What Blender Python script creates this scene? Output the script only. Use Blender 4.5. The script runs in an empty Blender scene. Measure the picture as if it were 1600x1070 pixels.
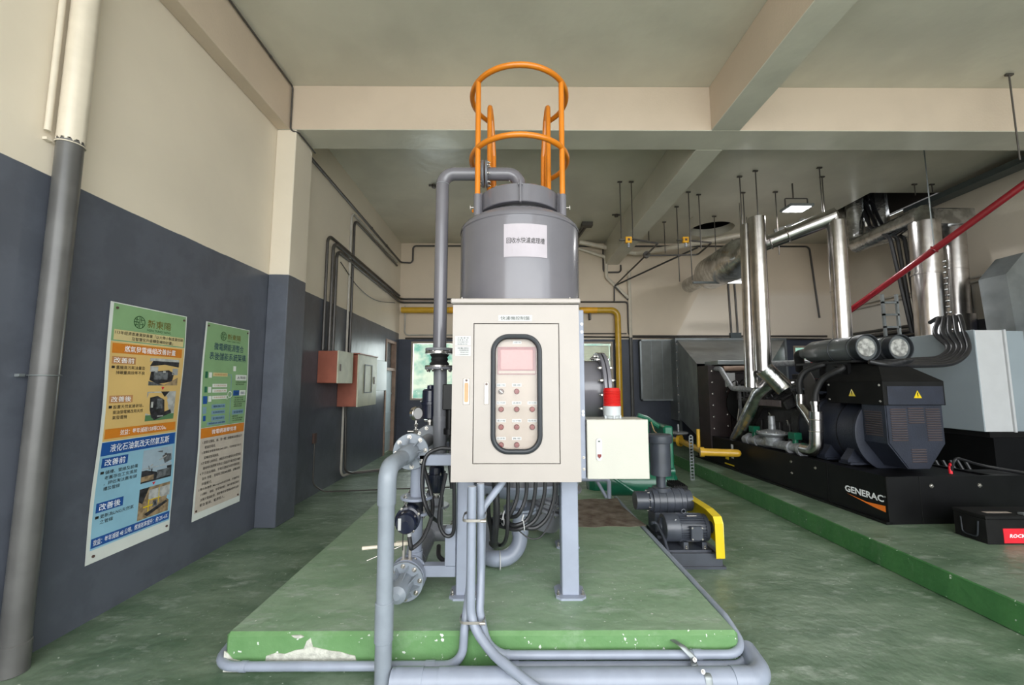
import bpy, bmesh, math, random
from mathutils import Vector, Matrix
random.seed(7)
S = bpy.context.scene
COL = S.collection
V = Vector
PI = math.pi
# ---------------------------------------------------------------- camera
F = 650.0; PITCH = math.atan(65/650.); YAW = math.atan(3/650.); CAMH = 1.55
cam = bpy.data.cameras.new('camera'); cam.sensor_width = 36; cam.lens = F/1600*36
cam.clip_start = .05; cam.clip_end = 200
co = bpy.data.objects.new('camera', cam); COL.objects.link(co)
co.location = (0, 0, CAMH); co.rotation_euler = (PI/2+PITCH, 0, -YAW)
S.camera = co
# ---------------------------------------------------------------- sky, daylight, exposure
S.view_settings.view_transform = 'Standard'; S.view_settings.look = 'None'
S.view_settings.gamma = 1; S.view_settings.use_curve_mapping = False
S.view_settings.exposure = 0.92
w = bpy.data.worlds.new('sky'); S.world = w; w.use_nodes = True
w.node_tree.nodes['Background'].inputs[0].default_value = (.93, .97, 1, 1)
w.node_tree.nodes['Background'].inputs[1].default_value = 2.3
def area(name, loc, rot, sx, sy, power, color=(1, 1, 1)):
    l = bpy.data.lights.new(name, 'AREA'); l.shape = 'RECTANGLE'; l.size = sx; l.size_y = sy
    l.energy = power; l.color = color
    o = bpy.data.objects.new(name, l); COL.objects.link(o); o.location = loc; o.rotation_euler = rot
    return o
# daylight through the open shutter behind the photographer and through the back windows
area('shutter_daylight', (0.6, -2.6, 2.3), (PI/2, 0, 0), 9, 3.8, 120, (1, .99, .96))
area('window_daylight', (-2.0, 10.9, 2.0), (-PI/2, 0, 0), .9, 1.4, 18, (.9, 1, 1))
area('blind_daylight', (2.1, 10.9, 2.0), (-PI/2, 0, 0), .7, 1.4, 14, (.9, 1, .95))

# ---------------------------------------------------------------- helpers
def ray(x, y):
    u = (x-800)/F; v = (535-y)/F
    Y = math.cos(PITCH)-v*math.sin(PITCH); Z = math.sin(PITCH)+v*math.cos(PITCH)
    return (u*math.cos(YAW)+Y*math.sin(YAW), -u*math.sin(YAW)+Y*math.cos(YAW), Z)
def P(x, y, X=None, Y=None, Z=None):
    a, b, c = ray(x, y)
    t = X/a if X is not None else (Y/b if Y is not None else (Z-CAMH)/c)
    return V((a*t, b*t, CAMH+c*t))

MATS = {}
def mat(name, col, rough=.5, metal=0, var=.06, scale=6, bump=0, bscale=40, coat=0, emit=0, detail=4, spec=.5, col2=None, lo=.4, hi=.6):
    m = bpy.data.materials.new(name); m.use_nodes = True; MATS[name] = m
    nt = m.node_tree; b = nt.nodes['Principled BSDF']
    b.inputs['Roughness'].default_value = rough; b.inputs['Metallic'].default_value = metal
    b.inputs['Coat Weight'].default_value = coat; b.inputs['Specular IOR Level'].default_value = spec
    tc = nt.nodes.new('ShaderNodeTexCoord'); no = nt.nodes.new('ShaderNodeTexNoise')
    no.inputs['Scale'].default_value = scale; no.inputs['Detail'].default_value = detail
    nt.links.new(tc.outputs['Object'], no.inputs['Vector'])
    cr = nt.nodes.new('ShaderNodeValToRGB')
    c2 = col2 if col2 else tuple(min(1, c*(1+var)) for c in col)
    c1 = col if col2 else tuple(c*(1-var) for c in col)
    cr.color_ramp.elements[0].position = lo; cr.color_ramp.elements[1].position = hi
    cr.color_ramp.elements[0].color = (*c1, 1); cr.color_ramp.elements[1].color = (*c2, 1)
    nt.links.new(no.outputs['Fac'], cr.inputs['Fac']); nt.links.new(cr.outputs['Color'], b.inputs['Base Color'])
    if bump:
        n2 = nt.nodes.new('ShaderNodeTexNoise'); n2.inputs['Scale'].default_value = bscale; n2.inputs['Detail'].default_value = 3
        nt.links.new(tc.outputs['Object'], n2.inputs['Vector'])
        bp = nt.nodes.new('ShaderNodeBump'); bp.inputs['Strength'].default_value = bump; bp.inputs['Distance'].default_value = .02
        nt.links.new(n2.outputs['Fac'], bp.inputs['Height']); nt.links.new(bp.outputs['Normal'], b.inputs['Normal'])
    if emit:
        b.inputs['Emission Color'].default_value = (*col, 1); b.inputs['Emission Strength'].default_value = emit
    return m
def node(m, t, **k):
    n = m.node_tree.nodes.new(t)
    for a, v in k.items(): setattr(n, a, v)
    return n
def mixcol(m, fac, a, b):
    n = node(m, 'ShaderNodeMix', data_type='RGBA')
    L = m.node_tree.links
    L.new(fac, n.inputs[0])
    for v, i in ((a, 6), (b, 7)):
        if isinstance(v, tuple): n.inputs[i].default_value = (*v, 1)
        else: L.new(v, n.inputs[i])
    return n.outputs[2]
def noise(m, scale, detail=4, rough=.5, vec=None):
    n = node(m, 'ShaderNodeTexNoise'); n.inputs['Scale'].default_value = scale
    n.inputs['Detail'].default_value = detail; n.inputs['Roughness'].default_value = rough
    if vec is None:
        tc = node(m, 'ShaderNodeTexCoord'); vec = tc.outputs['Object']
    m.node_tree.links.new(vec, n.inputs['Vector']); return n.outputs['Fac']
def ramp(m, fac, lo, hi):
    n = node(m, 'ShaderNodeMapRange'); n.inputs[1].default_value = lo; n.inputs[2].default_value = hi
    m.node_tree.links.new(fac, n.inputs[0]); return n.outputs[0]
def wall_mat(name, cream, blue, zb, rough=.3, patch=None):
    m = mat(name, cream, rough, bump=.25, bscale=5, coat=.0)
    b = m.node_tree.nodes['Principled BSDF']; L = m.node_tree.links
    geo = node(m, 'ShaderNodeNewGeometry'); sep = node(m, 'ShaderNodeSeparateXYZ')
    L.new(geo.outputs['Position'], sep.inputs[0])
    n = noise(m, 3.0)
    ma = node(m, 'ShaderNodeMath', operation='MULTIPLY_ADD'); L.new(n, ma.inputs[0]); ma.inputs[1].default_value = .02
    L.new(sep.outputs['Z'], ma.inputs[2])
    st = ramp(m, ma.outputs[0], zb+.008, zb+.012)
    n2 = noise(m, .9, 6); n3 = noise(m, 2.2, 8, .65)
    cr = mixcol(m, ramp(m, n2, .35, .65), tuple(c*.95 for c in cream), tuple(min(1, c*1.04) for c in cream))
    bl = mixcol(m, ramp(m, n3, .46, .56), blue, tuple(c*1.18 for c in blue))
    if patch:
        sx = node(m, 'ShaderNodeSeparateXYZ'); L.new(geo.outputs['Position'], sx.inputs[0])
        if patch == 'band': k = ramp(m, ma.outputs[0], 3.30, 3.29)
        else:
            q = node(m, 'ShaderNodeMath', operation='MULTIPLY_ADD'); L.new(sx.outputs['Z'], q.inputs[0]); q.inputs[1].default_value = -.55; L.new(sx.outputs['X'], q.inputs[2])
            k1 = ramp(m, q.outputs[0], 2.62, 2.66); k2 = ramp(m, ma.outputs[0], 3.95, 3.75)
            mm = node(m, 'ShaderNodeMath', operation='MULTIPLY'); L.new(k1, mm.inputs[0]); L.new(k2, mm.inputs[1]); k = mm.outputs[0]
        cr = mixcol(m, k, cr, tuple(min(1, c*f_) for c, f_ in zip(cream, (1.1, 1.16, 1.26))))  # lighter tone set by position: low band, slanted field
    L.new(mixcol(m, st, bl, cr), b.inputs['Base Color'])
    return m
wall_mat('wall_paint', (.75, .67, .545), (.084, .093, .116), 2.80, .34)
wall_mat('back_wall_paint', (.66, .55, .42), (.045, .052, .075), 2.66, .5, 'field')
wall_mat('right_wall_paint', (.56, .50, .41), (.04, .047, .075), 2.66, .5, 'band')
mat('beam_paint', (.60, .495, .385), .5, bump=.1, var=.03, scale=1.5)
mat('ceiling_paint', (.62, .59, .49), .3, var=.06, scale=1.2, bump=.35, bscale=4)
def green_mat(name, g1, g2, dirt, chips=False, rough=.5):
    m = mat(name, g1, rough, bump=.35, bscale=14)
    b = m.node_tree.nodes['Principled BSDF']; L = m.node_tree.links
    tc = node(m, 'ShaderNodeTexCoord'); mp = node(m, 'ShaderNodeMapping'); mp.inputs['Scale'].default_value = (1, 2.2, 1)
    L.new(tc.outputs['Object'], mp.inputs[0])
    a = noise(m, 1.6, 8, .65, mp.outputs[0]); d = noise(m, 3.5, 9, .7, mp.outputs[0]); e = noise(m, 34, 2)
    c = mixcol(m, ramp(m, a, .35, .65), g1, g2)
    c = mixcol(m, ramp(m, d, .54, .72), c, dirt)
    c = mixcol(m, ramp(m, e,   .71 if not chips else .68, .76 if not chips else .71), c, (.62, .66, .60))
    L.new(c, b.inputs['Base Color']); return m
green_mat('floor_paint', (.082, .138, .082), (.19, .255, .18), (.34, .39, .33), rough=.40)
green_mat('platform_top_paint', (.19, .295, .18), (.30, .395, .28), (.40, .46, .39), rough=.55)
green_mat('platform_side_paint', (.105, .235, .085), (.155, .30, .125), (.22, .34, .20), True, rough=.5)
green_mat('curb_paint', (.035, .135, .04), (.055, .18, .055), (.08, .17, .08), rough=.5)
mat('bare_concrete', (.50, .50, .44), .9, var=.15, scale=25, bump=.4)
mat('brown_stain', (.10, .065, .045), .85, col2=(.26, .22, .18), scale=7, bump=.2, detail=9, lo=.35, hi=.7)
mat('outside_concrete', (.45, .45, .42), .9)
mat('tank_grey', (.155, .15, .17), .22, coat=.3, var=.02)
mat('pipe_grey', (.19, .195, .215), .33, var=.04, scale=4)
mat('skid_grey', (.30, .33, .41), .45, var=.04)
mat('pvc_grey', (.235, .265, .305), .38, var=.06, scale=8)
mat('pvc_light', (.27, .30, .37), .35, var=.05, scale=8)
mat('flange_grey', (.23, .245, .27), .4, var=.05)
mat('pvc_dark', (.10, .098, .095), .3, var=.12, scale=5)
mat('cream_pipe', (.66, .59, .48), .35, var=.04)
mat('orange_paint', (.66, .20, .008), .3, coat=.3, var=.05)
mat('cabinet_cream', (.41, .37, .34), .38, var=.015, bump=.04, bscale=220)
mat('box_white', (.475, .465, .41), .4, var=.015, bump=.04, bscale=220)
mat('inner_panel', (.38, .315, .265), .45, var=.05)  # peach tint stands in for the reflection on the cabinet glass
mat('screen_pink_reflection', (.46, .20, .19), .2, var=.03)  # pink reflection on the cabinet glass, painted as the screen's own colour
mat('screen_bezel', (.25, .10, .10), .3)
mat('gasket_black', (.022, .026, .032), .45, var=.1)
mat('white_label', (.52, .52, .52), .5, var=.01)
mat('seam_dark', (.06, .055, .05), .7)
mat('latch_chrome', (.40, .37, .34), .35, .6)
mat('steel_bolt', (.48, .46, .43), .25, .9, var=.1)
mat('brass', (.36, .23, .12), .4, .4)
mat('button_red', (.17, .018, .015), .45)
mat('knob_dark', (.10, .06, .05), .35)
mat('text_dark', (.045, .06, .05), .6)
mat('paper', (.47, .43, .47), .6, var=.03)
mat('hose_black', (.018, .018, .020), .42, var=.15, scale=12)
mat('rubber_black', (.012, .012, .013), .6)
mat('actuator_navy', (.007, .010, .028), .3, coat=.3)
mat('beacon_red', (.50, .006, .006), .15, coat=.5, emit=0)
mat('beacon_white', (.46, .49, .50), .4)
mat('blower_grey', (.050, .056, .072), .36, coat=.25, var=.1, scale=9)
mat('yellow_paint', (.72, .52, .005), .35, coat=.3, var=.03)
mat('yellow_pipe', (.62, .36, .025), .35, coat=.2, var=.05)
mat('compressor_green', (.008, .125, .068), .3, coat=.3)
mat('black_paint', (.004, .004, .0045), .42, spec=.3, var=.2)
mat('black_matte', (.006, .006, .006), .7, spec=.25, var=.2)
mat('engine_black', (.016, .015, .016), .55, var=.4, scale=10, bump=.3)
mat('alternator_navy', (.018, .022, .036), .5, var=.1, bump=.15, bscale=60)
mat('louvre_brown', (.085, .065, .065), .5)
mat('stainless', (.60, .57, .56), .24, 1, var=.1, scale=7)
mat('insul_foil', (.55, .55, .55), .26, 1, var=.25, scale=7, bump=.35, bscale=16)
mat('galvanised', (.23, .25, .255), .42, .55, var=.14, scale=3, bump=.1, bscale=5)
mat('radiator_frame', (.022, .014, .014), .5, var=.2)
mat('cast_aluminium', (.33, .34, .36), .45, .4, var=.2, scale=25, bump=.2)
mat('filter_canister', (.10, .11, .113), .32, coat=.2)
mat('filter_end', (.36, .36, .34), .5, .2, var=.4, scale=20)
mat('enclosure_grey', (.30, .35, .38), .42, var=.03, scale=2)
mat('enclosure_white', (.55, .56, .57), .4, var=.02)
mat('heat_wrap', (.05, .045, .045), .7, var=.2)
mat('logo_white', (.88, .9, .92), .4)
mat('logo_orange', (.85, .20, .02), .4)
mat('red_pipe', (.22, .008, .015), .28, coat=.4)
mat('red_label', (.70, .02, .035), .4)
mat('thin_rod', (.10, .09, .08), .5, .5)
mat('conduit_dark', (.075, .068, .062), .4, .2)
mat('conduit_light', (.45, .42, .37), .45)
mat('hole_dark', (.012, .009, .008), .9)
mat('tray_grey', (.10, .12, .125), .4, .5)
mat('lamp_glow', (1, 1, 1), .5, emit=14)
mat('tube_glow', (1, 1, .98), .5, emit=1.6)
mat('alarm_yellow', (.85, .42, .02), .4)
mat('box_rust', (.36, .115, .075), .4, var=.1, scale=4)
mat('box_stripe', (.60, .60, .46), .4)
mat('door_pale', (.52, .62, .66), .5, var=.04)
mat('wood_brown', (.30, .20, .15), .6, var=.15)
mat('blind', (.40, .42, .29), .55)
mat('window_frame', (.36, .30, .24), .5)
mat('screen_mesh', (.16, .17, .165), .5, .3)
mat('hillside', (.05, .15, .11), .9, col2=(.26, .29, .22), scale=1.5, detail=8)
mat('poster_green', (.235, .40, .20), .35, var=.03)
mat('poster_white', (.70, .74, .70), .4, var=.02)
mat('poster_sand', (.70, .48, .18), .35, var=.05, scale=2)
mat('poster_paleyellow', (.62, .52, .26), .35)
mat('poster_orange', (.62, .21, .02), .35)
mat('poster_brown', (.50, .25, .10), .35)
mat('poster_blue', (.015, .085, .32), .35)
mat('poster_sky', (.28, .52, .66), .35, var=.06, scale=2)
mat('poster_beige', (.55, .49, .42), .4)
mat('poster_navy', (.012, .05, .11), .4)
mat('poster_steel', (.20, .33, .42), .4)
mat('ink', (.02, .02, .018), .5)
mat('ink_gold', (.16, .13, .02), .5)
mat('ink_green', (.03, .09, .03), .5)
mat('ph_dark', (.03, .03, .035), .4, var=.5, scale=30)
mat('ph_mid', (.12, .13, .14), .4, var=.4, scale=30)
mat('ph_light', (.42, .43, .42), .4, var=.2, scale=20)
mat('ph_tan', (.30, .22, .13), .4, var=.3, scale=25)
mat('ph_green', (.10, .22, .10), .4)
mat('ph_sky', (.34, .44, .52), .4)
gm = bpy.data.materials.new('clear_glass'); gm.use_nodes = True; MATS['clear_glass'] = gm
b_ = gm.node_tree.nodes['Principled BSDF']
b_.inputs['Roughness'].default_value = .03; b_.inputs['IOR'].default_value = 1.45
b_.inputs['Base Color'].default_value = (.97, .99, .98, 1); b_.inputs['Transmission Weight'].default_value = 1
tr = gm.node_tree.nodes.new('ShaderNodeBsdfTransparent'); mx = gm.node_tree.nodes.new('ShaderNodeMixShader')
mx.inputs[0].default_value = .02
gl = gm.node_tree.nodes.new('ShaderNodeBsdfGlossy'); gl.inputs['Roughness'].default_value = .03
gm.node_tree.links.new(tr.outputs[0], mx.inputs[1]); gm.node_tree.links.new(gl.outputs[0], mx.inputs[2])
gm.node_tree.links.new(mx.outputs[0], gm.node_tree.nodes['Material Output'].inputs[0])

def frame_of(ax):
    ax = V(ax).normalized(); t = V((0, 0, 1)) if abs(ax.z) < .9 else V((1, 0, 0))
    u = ax.cross(t).normalized(); return u, ax.cross(u).normalized(), ax
class MB:
    def __init__(s): s.v = []; s.f = []; s.m = []; s.mi = 0
    def add(s, vs, fs):
        o = len(s.v); s.v += [tuple(p) for p in vs]
        for f in fs: s.f.append([i+o for i in f]); s.m.append(s.mi)
        return s
    def box(s, x0, x1, y0, y1, z0, z1, bev=0, M=None):
        bm = bmesh.new(); bmesh.ops.create_cube(bm, size=1)
        for v in bm.verts: v.co = ((x0+x1)/2+v.co.x*(x1-x0), (y0+y1)/2+v.co.y*(y1-y0), (z0+z1)/2+v.co.z*(z1-z0))
        if bev: bmesh.ops.bevel(bm, geom=bm.edges[:], offset=bev, segments=1, affect='EDGES', clamp_overlap=True)
        bm.verts.index_update()
        s.add([(M @ v.co) if M else v.co.copy() for v in bm.verts], [[v.index for v in f.verts] for f in bm.faces]); bm.free(); return s
    def obox(s, c, size, ux, uy, bev=0):
        ux = V(ux).normalized(); uy = V(uy); uy = (uy-ux*uy.dot(ux)).normalized(); uz = ux.cross(uy)
        M = Matrix.Translation(V(c)) @ Matrix((ux, uy, uz)).transposed().to_4x4()
        a, b, d = size; return s.box(-a/2, a/2, -b/2, b/2, -d/2, d/2, bev, M)
    def lathe(s, c, ax, prof, n=32, cap=True):
        c = V(c); u, v, a = frame_of(ax); vs = []; fs = []
        for r, h in prof:
            for i in range(n):
                t = 2*PI*i/n; vs.append(c+a*h+(u*math.cos(t)+v*math.sin(t))*max(r, 1e-5))
        for j in range(len(prof)-1):
            for i in range(n): k = (i+1) % n; fs.append([j*n+i, j*n+k, (j+1)*n+k, (j+1)*n+i])
        if cap: fs.append([i for i in range(n)][::-1]); fs.append([(len(prof)-1)*n+i for i in range(n)])
        return s.add(vs, fs)
    def cyl(s, a, b, r, r2=None, n=24, bev=0):
        a = V(a); b = V(b); L = (b-a).length; r2 = r if r2 is None else r2
        pr = [(r, 0), (r2, L)] if not bev else [(r-bev, 0), (r, bev), (r2, L-bev), (r2-bev, L)]
        return s.lathe(a, b-a, pr, n)
    def sweep(s, pts, r, n=12, closed=False):
        pts = [V(p) for p in pts]; N = len(pts); rs = r if isinstance(r, (list, tuple)) else [r]*N
        tn = []
        for i in range(N):
            a = pts[(i-1) % N] if (i or closed) else pts[0]; b = pts[(i+1) % N] if (i < N-1 or closed) else pts[-1]
            d = b-a; tn.append(d.normalized() if d.length > 1e-9 else V((0, 0, 1)))
        u, v, _ = frame_of(tn[0]); vs = []; fs = []
        for i in range(N):
            if i:
                q = tn[i-1].rotation_difference(tn[i]); u = q @ u
            vv = tn[i].cross(u)
            for k in range(n):
                t = 2*PI*k/n; vs.append(pts[i]+(u*math.cos(t)+vv*math.sin(t))*rs[i])
        for j in range(N-(0 if closed else 1)):
            for i in range(n):
                k = (i+1) % n; j2 = (j+1) % N; fs.append([j*n+i, j*n+k, j2*n+k, j2*n+i])
        if not closed: fs.append(list(range(n))[::-1]); fs.append([(N-1)*n+i for i in range(n)])
        return s.add(vs, fs)
    def tube(s, pts, r, bend=.05, n=12, seg=6): return s.sweep(fillet(pts, bend, seg), r, n)
    def hose(s, pts, r, n=10, seg=8): return s.sweep(catmull(pts, seg), r, n)
    def ring(s, c, ax, R, r, a0=0, a1=2*PI, n=12, N=40, u=None):
        c = V(c); uu, vv, a = frame_of(ax)
        full = abs(a1-a0-2*PI) < 1e-6; N2 = N if full else N+1
        return s.sweep([c+(uu*math.cos(a0+(a1-a0)*i/N)+vv*math.sin(a0+(a1-a0)*i/N))*R for i in range(N2)], r, n, full)
    def prism(s, poly, d):
        poly = [V(p) for p in poly]; n = len(poly); d = V(d)
        s.add(poly+[p+d for p in poly], [list(range(n))[::-1], [n+i for i in range(n)]]+[[i, (i+1) % n, n+(i+1) % n, n+i] for i in range(n)]); return s
    def ringplate(s, outer, inner, d):
        o = [V(p) for p in outer]; i_ = [V(p) for p in inner]; n = len(o); d = V(d)
        vs = o+i_+[p+d for p in o]+[p+d for p in i_]; fs = []
        for k in range(n):
            j = (k+1) % n
            fs += [[k, j, n+j, n+k], [2*n+k, 3*n+k, 3*n+j, 2*n+j], [k, 2*n+k, 2*n+j, j], [n+k, n+j, 3*n+j, 3*n+k]]
        return s.add(vs, fs)
    def sphere(s, c, r, n=16, sc=(1, 1, 1)):
        pr = [(math.sin(PI*i/10)*r, -math.cos(PI*i/10)*r) for i in range(11)]
        o = len(s.v); s.lathe((0, 0, 0), (0, 0, 1), pr, n, False)
        for i in range(o, len(s.v)): p = s.v[i]; s.v[i] = (c[0]+p[0]*sc[0], c[1]+p[1]*sc[1], c[2]+p[2]*sc[2])
        return s
    def map(s, f, o=0):
        for i in range(o, len(s.v)): s.v[i] = tuple(f(*s.v[i]))
        return s
def fillet(pts, rad, seg=6):
    pts = [V(p) for p in pts]; out = [pts[0]]
    for i in range(1, len(pts)-1):
        a, b, c = pts[i-1], pts[i], pts[i+1]; d1 = (a-b); d2 = (c-b)
        ang = d1.angle(d2) if d1.length > 1e-6 and d2.length > 1e-6 else PI
        if ang > PI-.03: out.append(b); continue
        R = rad[i-1] if isinstance(rad, (list, tuple)) else rad
        t = min(R/math.tan(ang/2), d1.length*.49, d2.length*.49)
        p0 = b+d1.normalized()*t; p1 = b+d2.normalized()*t
        cen_d = (d1.normalized()+d2.normalized()).normalized(); Rr = t*math.tan(ang/2)
        cen = b+cen_d*(Rr/math.sin(ang/2)); a0 = p0-cen; a1 = p1-cen; tot = a0.angle(a1)
        for k in range(seg+1):
            f = k/seg
            if tot < 1e-4: out.append(p0.lerp(p1, f)); continue
            out.append(cen+(a0*math.sin((1-f)*tot)+a1*math.sin(f*tot))/math.sin(tot))
    out.append(pts[-1]); return out
def catmull(pts, seg=8):
    p = [V(q) for q in pts]; p = [p[0]*2-p[1]]+p+[p[-1]*2-p[-2]]; out = []
    for i in range(1, len(p)-2):
        for k in range(seg):
            t = k/seg; a, b, c, d = p[i-1], p[i], p[i+1], p[i+2]
            out.append(.5*((2*b)+(c-a)*t+(2*a-5*b+4*c-d)*t*t+(3*b-a-3*c+d)*t**3))
    out.append(p[-2]); return out
def mbt(): return MB()
def base_off(o):
    l = V((0, 0, 0))
    while o: l += o.location; o = o.parent
    return l
def link(name, me, parent=None):
    o = bpy.data.objects.new(name, me); COL.objects.link(o)
    if parent: o.parent = parent
    return o
def mesh_of(name, mb, mats, off=V((0, 0, 0)), sharp=32):
    me = bpy.data.meshes.new(name)
    me.from_pydata([(a-off.x, b-off.y, c-off.z) for a, b, c in mb.v], [], mb.f)
    for m in (mats if isinstance(mats, (list, tuple)) else [mats]): me.materials.append(MATS[m])
    me.polygons.foreach_set('material_index', mb.m)
    bm = bmesh.new(); bm.from_mesh(me); bmesh.ops.recalc_face_normals(bm, faces=bm.faces[:]); bm.to_mesh(me); bm.free()
    me.polygons.foreach_set('use_smooth', [True]*len(me.polygons))
    me.set_sharp_from_angle(angle=math.radians(sharp)); me.update()
    return me
def part(name, mb, mats, parent, label=None, local=False, sharp=32, stuff=False):
    off = V((0, 0, 0)) if local else base_off(parent)
    o = link(name, mesh_of(name, mb, mats, off, sharp), parent)
    if label: o['label'] = label
    if stuff: o['kind'] = 'stuff'
    return o
def tag(o, label, cat, group=None, kind=None):
    o['label'] = label; o['category'] = cat
    if group: o['group'] = group
    if kind: o['kind'] = kind
    return o
def thing(name, label, cat, loc=(0, 0, 0), group=None, rotz=0):
    o = bpy.data.objects.new(name, None); COL.objects.link(o); o.location = loc; o.rotation_euler.z = rotz
    o.empty_display_size = .1; return tag(o, label, cat, group)
def solo(name, mb, mats, label, cat, loc=None, group=None, kind=None, sharp=32):
    if loc is None:
        n = len(mb.v); loc = V((sum(v[0] for v in mb.v)/n, sum(v[1] for v in mb.v)/n, min(v[2] for v in mb.v)))
    loc = V(loc); o = link(name, mesh_of(name, mb, mats, loc, sharp)); o.location = loc
    return tag(o, label, cat, group, kind)
def struct(name, mb, mats, parent=None, sharp=32):
    o = link(name, mesh_of(name, mb, mats, V((0, 0, 0)), sharp), parent)
    if not parent: o['kind'] = 'structure'
    return o
BOLT = {}
def bolt(parent, pos, ax, r=.009, h=.012, m='steel_bolt', local=False, name='bolt'):
    k = (r, h, m)
    if k not in BOLT:
        b = MB(); b.lathe((0, 0, 0), (0, 0, 1), [(r*1.5, 0), (r*1.5, h*.2)], 12); b.lathe((0, 0, h*.2), (0, 0, 1), [(r, 0), (r, h*.7), (r*.85, h*.8)], 6)
        b.lathe((0, 0, h), (0, 0, 1), [(r*.5, 0), (r*.5, h*.5)], 8)
        BOLT[k] = mesh_of(name, b, m)
    o = link(name, BOLT[k], parent)
    o.location = V(pos)-(V((0, 0, 0)) if local else base_off(parent))
    o.rotation_euler = V(ax).to_track_quat('Z', 'Y').to_euler(); return o
def bolt_circle(parent, c, ax, R, n, r=.009, h=.012, phase=.3, m='steel_bolt', local=False):
    u, v, a = frame_of(ax)
    for i in range(n):
        t = phase+2*PI*i/n; bolt(parent, V(c)+(u*math.cos(t)+v*math.sin(t))*R, ax, r, h, m, local)
def glyphs(body, bold=0, res=2):
    cu = bpy.data.curves.new('t', 'FONT'); cu.body = body; cu.size = 1; cu.resolution_u = res; cu.offset = bold
    cu.align_x = 'LEFT'; o = bpy.data.objects.new('t', cu); COL.objects.link(o)
    dg = bpy.context.evaluated_depsgraph_get(); me = bpy.data.meshes.new_from_object(o.evaluated_get(dg))
    vs = [v.co.copy() for v in me.vertices]; fs = [list(p.vertices) for p in me.polygons]
    bpy.data.objects.remove(o); bpy.data.curves.remove(cu); bpy.data.meshes.remove(me)
    return vs, fs
def text(mb, body, u0, u1, v0, v1, f, bold=0, keep=False):
    """lay the words of body into the rectangle u0..u1, v0..v1 of a surface f(u, v)"""
    vs, fs = glyphs(body, bold)
    if not vs: return mb
    xa = min(v.x for v in vs); xb = max(v.x for v in vs); ya = min(v.y for v in vs); yb = max(v.y for v in vs)
    sx = (u1-u0)/max(xb-xa, 1e-6); sy = (v1-v0)/max(yb-ya, 1e-6)
    if keep: sx = sy = min(sx, sy)
    ox = (u0+u1)/2-sx*(xa+xb)/2; oy = (v0+v1)/2-sy*(ya+yb)/2
    return mb.add([f(ox+v.x*sx, oy+v.y*sy) for v in vs], fs)
def plane_f(o, ux, uy, lift=None):
    o = V(o); ux = V(ux); uy = V(uy); n = V(lift) if lift else V((0, 0, 0))
    return lambda u, v: o+ux*u+uy*v+n
def rrect(cx, cy, w, h, r, seg=6):
    pts = []
    for (sx, sy, a) in ((1, 1, 0), (-1, 1, 90), (-1, -1, 180), (1, -1, 270)):
        for k in range(seg+1):
            t = math.radians(a+90*k/seg); pts.append((cx+sx*(w/2-r)+r*math.cos(t), cy+sy*(h/2-r)+r*math.sin(t)))
    return pts

#@@SETTING
# ---------------------------------------------------------------- the setting
LX, RX, BY, CZ, FY = -2.77, 8.1, 10.3, 5.12, -2.4
HB = 4.56                                                   # underside of the beams
mb = MB().box(LX-.3, RX+.3, FY, BY+.3, -.2, 0); struct('floor', mb, 'floor_paint')
mb = MB().box(-25, 25, -25, FY, -.25, -.05)
solo('outside_yard', mb, 'outside_concrete', 'plain concrete yard outside the open shutter', 'yard', kind='structure')
# ceiling slab with a round and a wide rectangular opening: tiles around the holes
def slab_with_holes(name, m):
    b = MB(); hx0, hx1, hy0, hy1 = 6.75, 8.1, 7.45, 9.3       # wide opening by the right wall
    cx, cy, cr = 4.67, 9.32, .48
    for (x0, x1, y0, y1) in ((LX-.3, 3.9, FY, BY+.3), (3.9, RX+.3, FY, 7.45), (3.9, 5.5, 7.45, 8.6), (5.5, hx0, 7.45, BY+.3), (hx0, RX+.3, 9.3, BY+.3)):
        b.box(x0, x1, y0, y1, CZ, CZ+.18)
    n = 48; inner = []; outer = []
    x0, x1, y0, y1 = 3.9, 5.5, 8.6, BY+.3
    for i in range(n):
        t = 2*PI*i/n; c, s_ = math.cos(t), math.sin(t); inner.append((cx+cr*c, cy+cr*.98*s_, CZ))
        k = min(((x1-cx) if c > 0 else (cx-x0))/max(abs(c), 1e-6), ((y1-cy) if s_ > 0 else (cy-y0))/max(abs(s_), 1e-6))
        outer.append((cx+c*k, cy+s_*k, CZ))
    b.ringplate(outer, inner, (0, 0, .18))
    return struct(name, b, m)
slab_with_holes('ceiling', 'ceiling_paint')
b = MB().box(4.0, 8.5, 7.3, 10.4, CZ+1.1, CZ+1.2); b.box(3.95, 4.05, 7.3, 10.4, CZ+.18, CZ+1.1); b.box(8.4, 8.5, 7.3, 10.4, CZ+.18, CZ+1.1)
b.box(4, 8.5, 7.2, 7.3, CZ+.18, CZ+1.1); b.box(4, 8.5, 10.4, 10.5, CZ+.18, CZ+1.1)
solo('roof_void', b, 'hole_dark', 'dark void above the round and square ceiling openings', 'roof void', kind='structure')
# left wall with a doorway at its far end
b = MB(); b.box(LX-.25, LX, FY, 9.25, 0, CZ); b.box(LX-.25, LX, 9.25, 10.05, 2.56, CZ); b.box(LX-.25, LX, 10.05, BY, 0, CZ)
struct('wall_left', b, 'wall_paint')
b = MB(); b.box(RX, RX+.25, FY, BY, 0, CZ); struct('wall_right', b, 'right_wall_paint')
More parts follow.
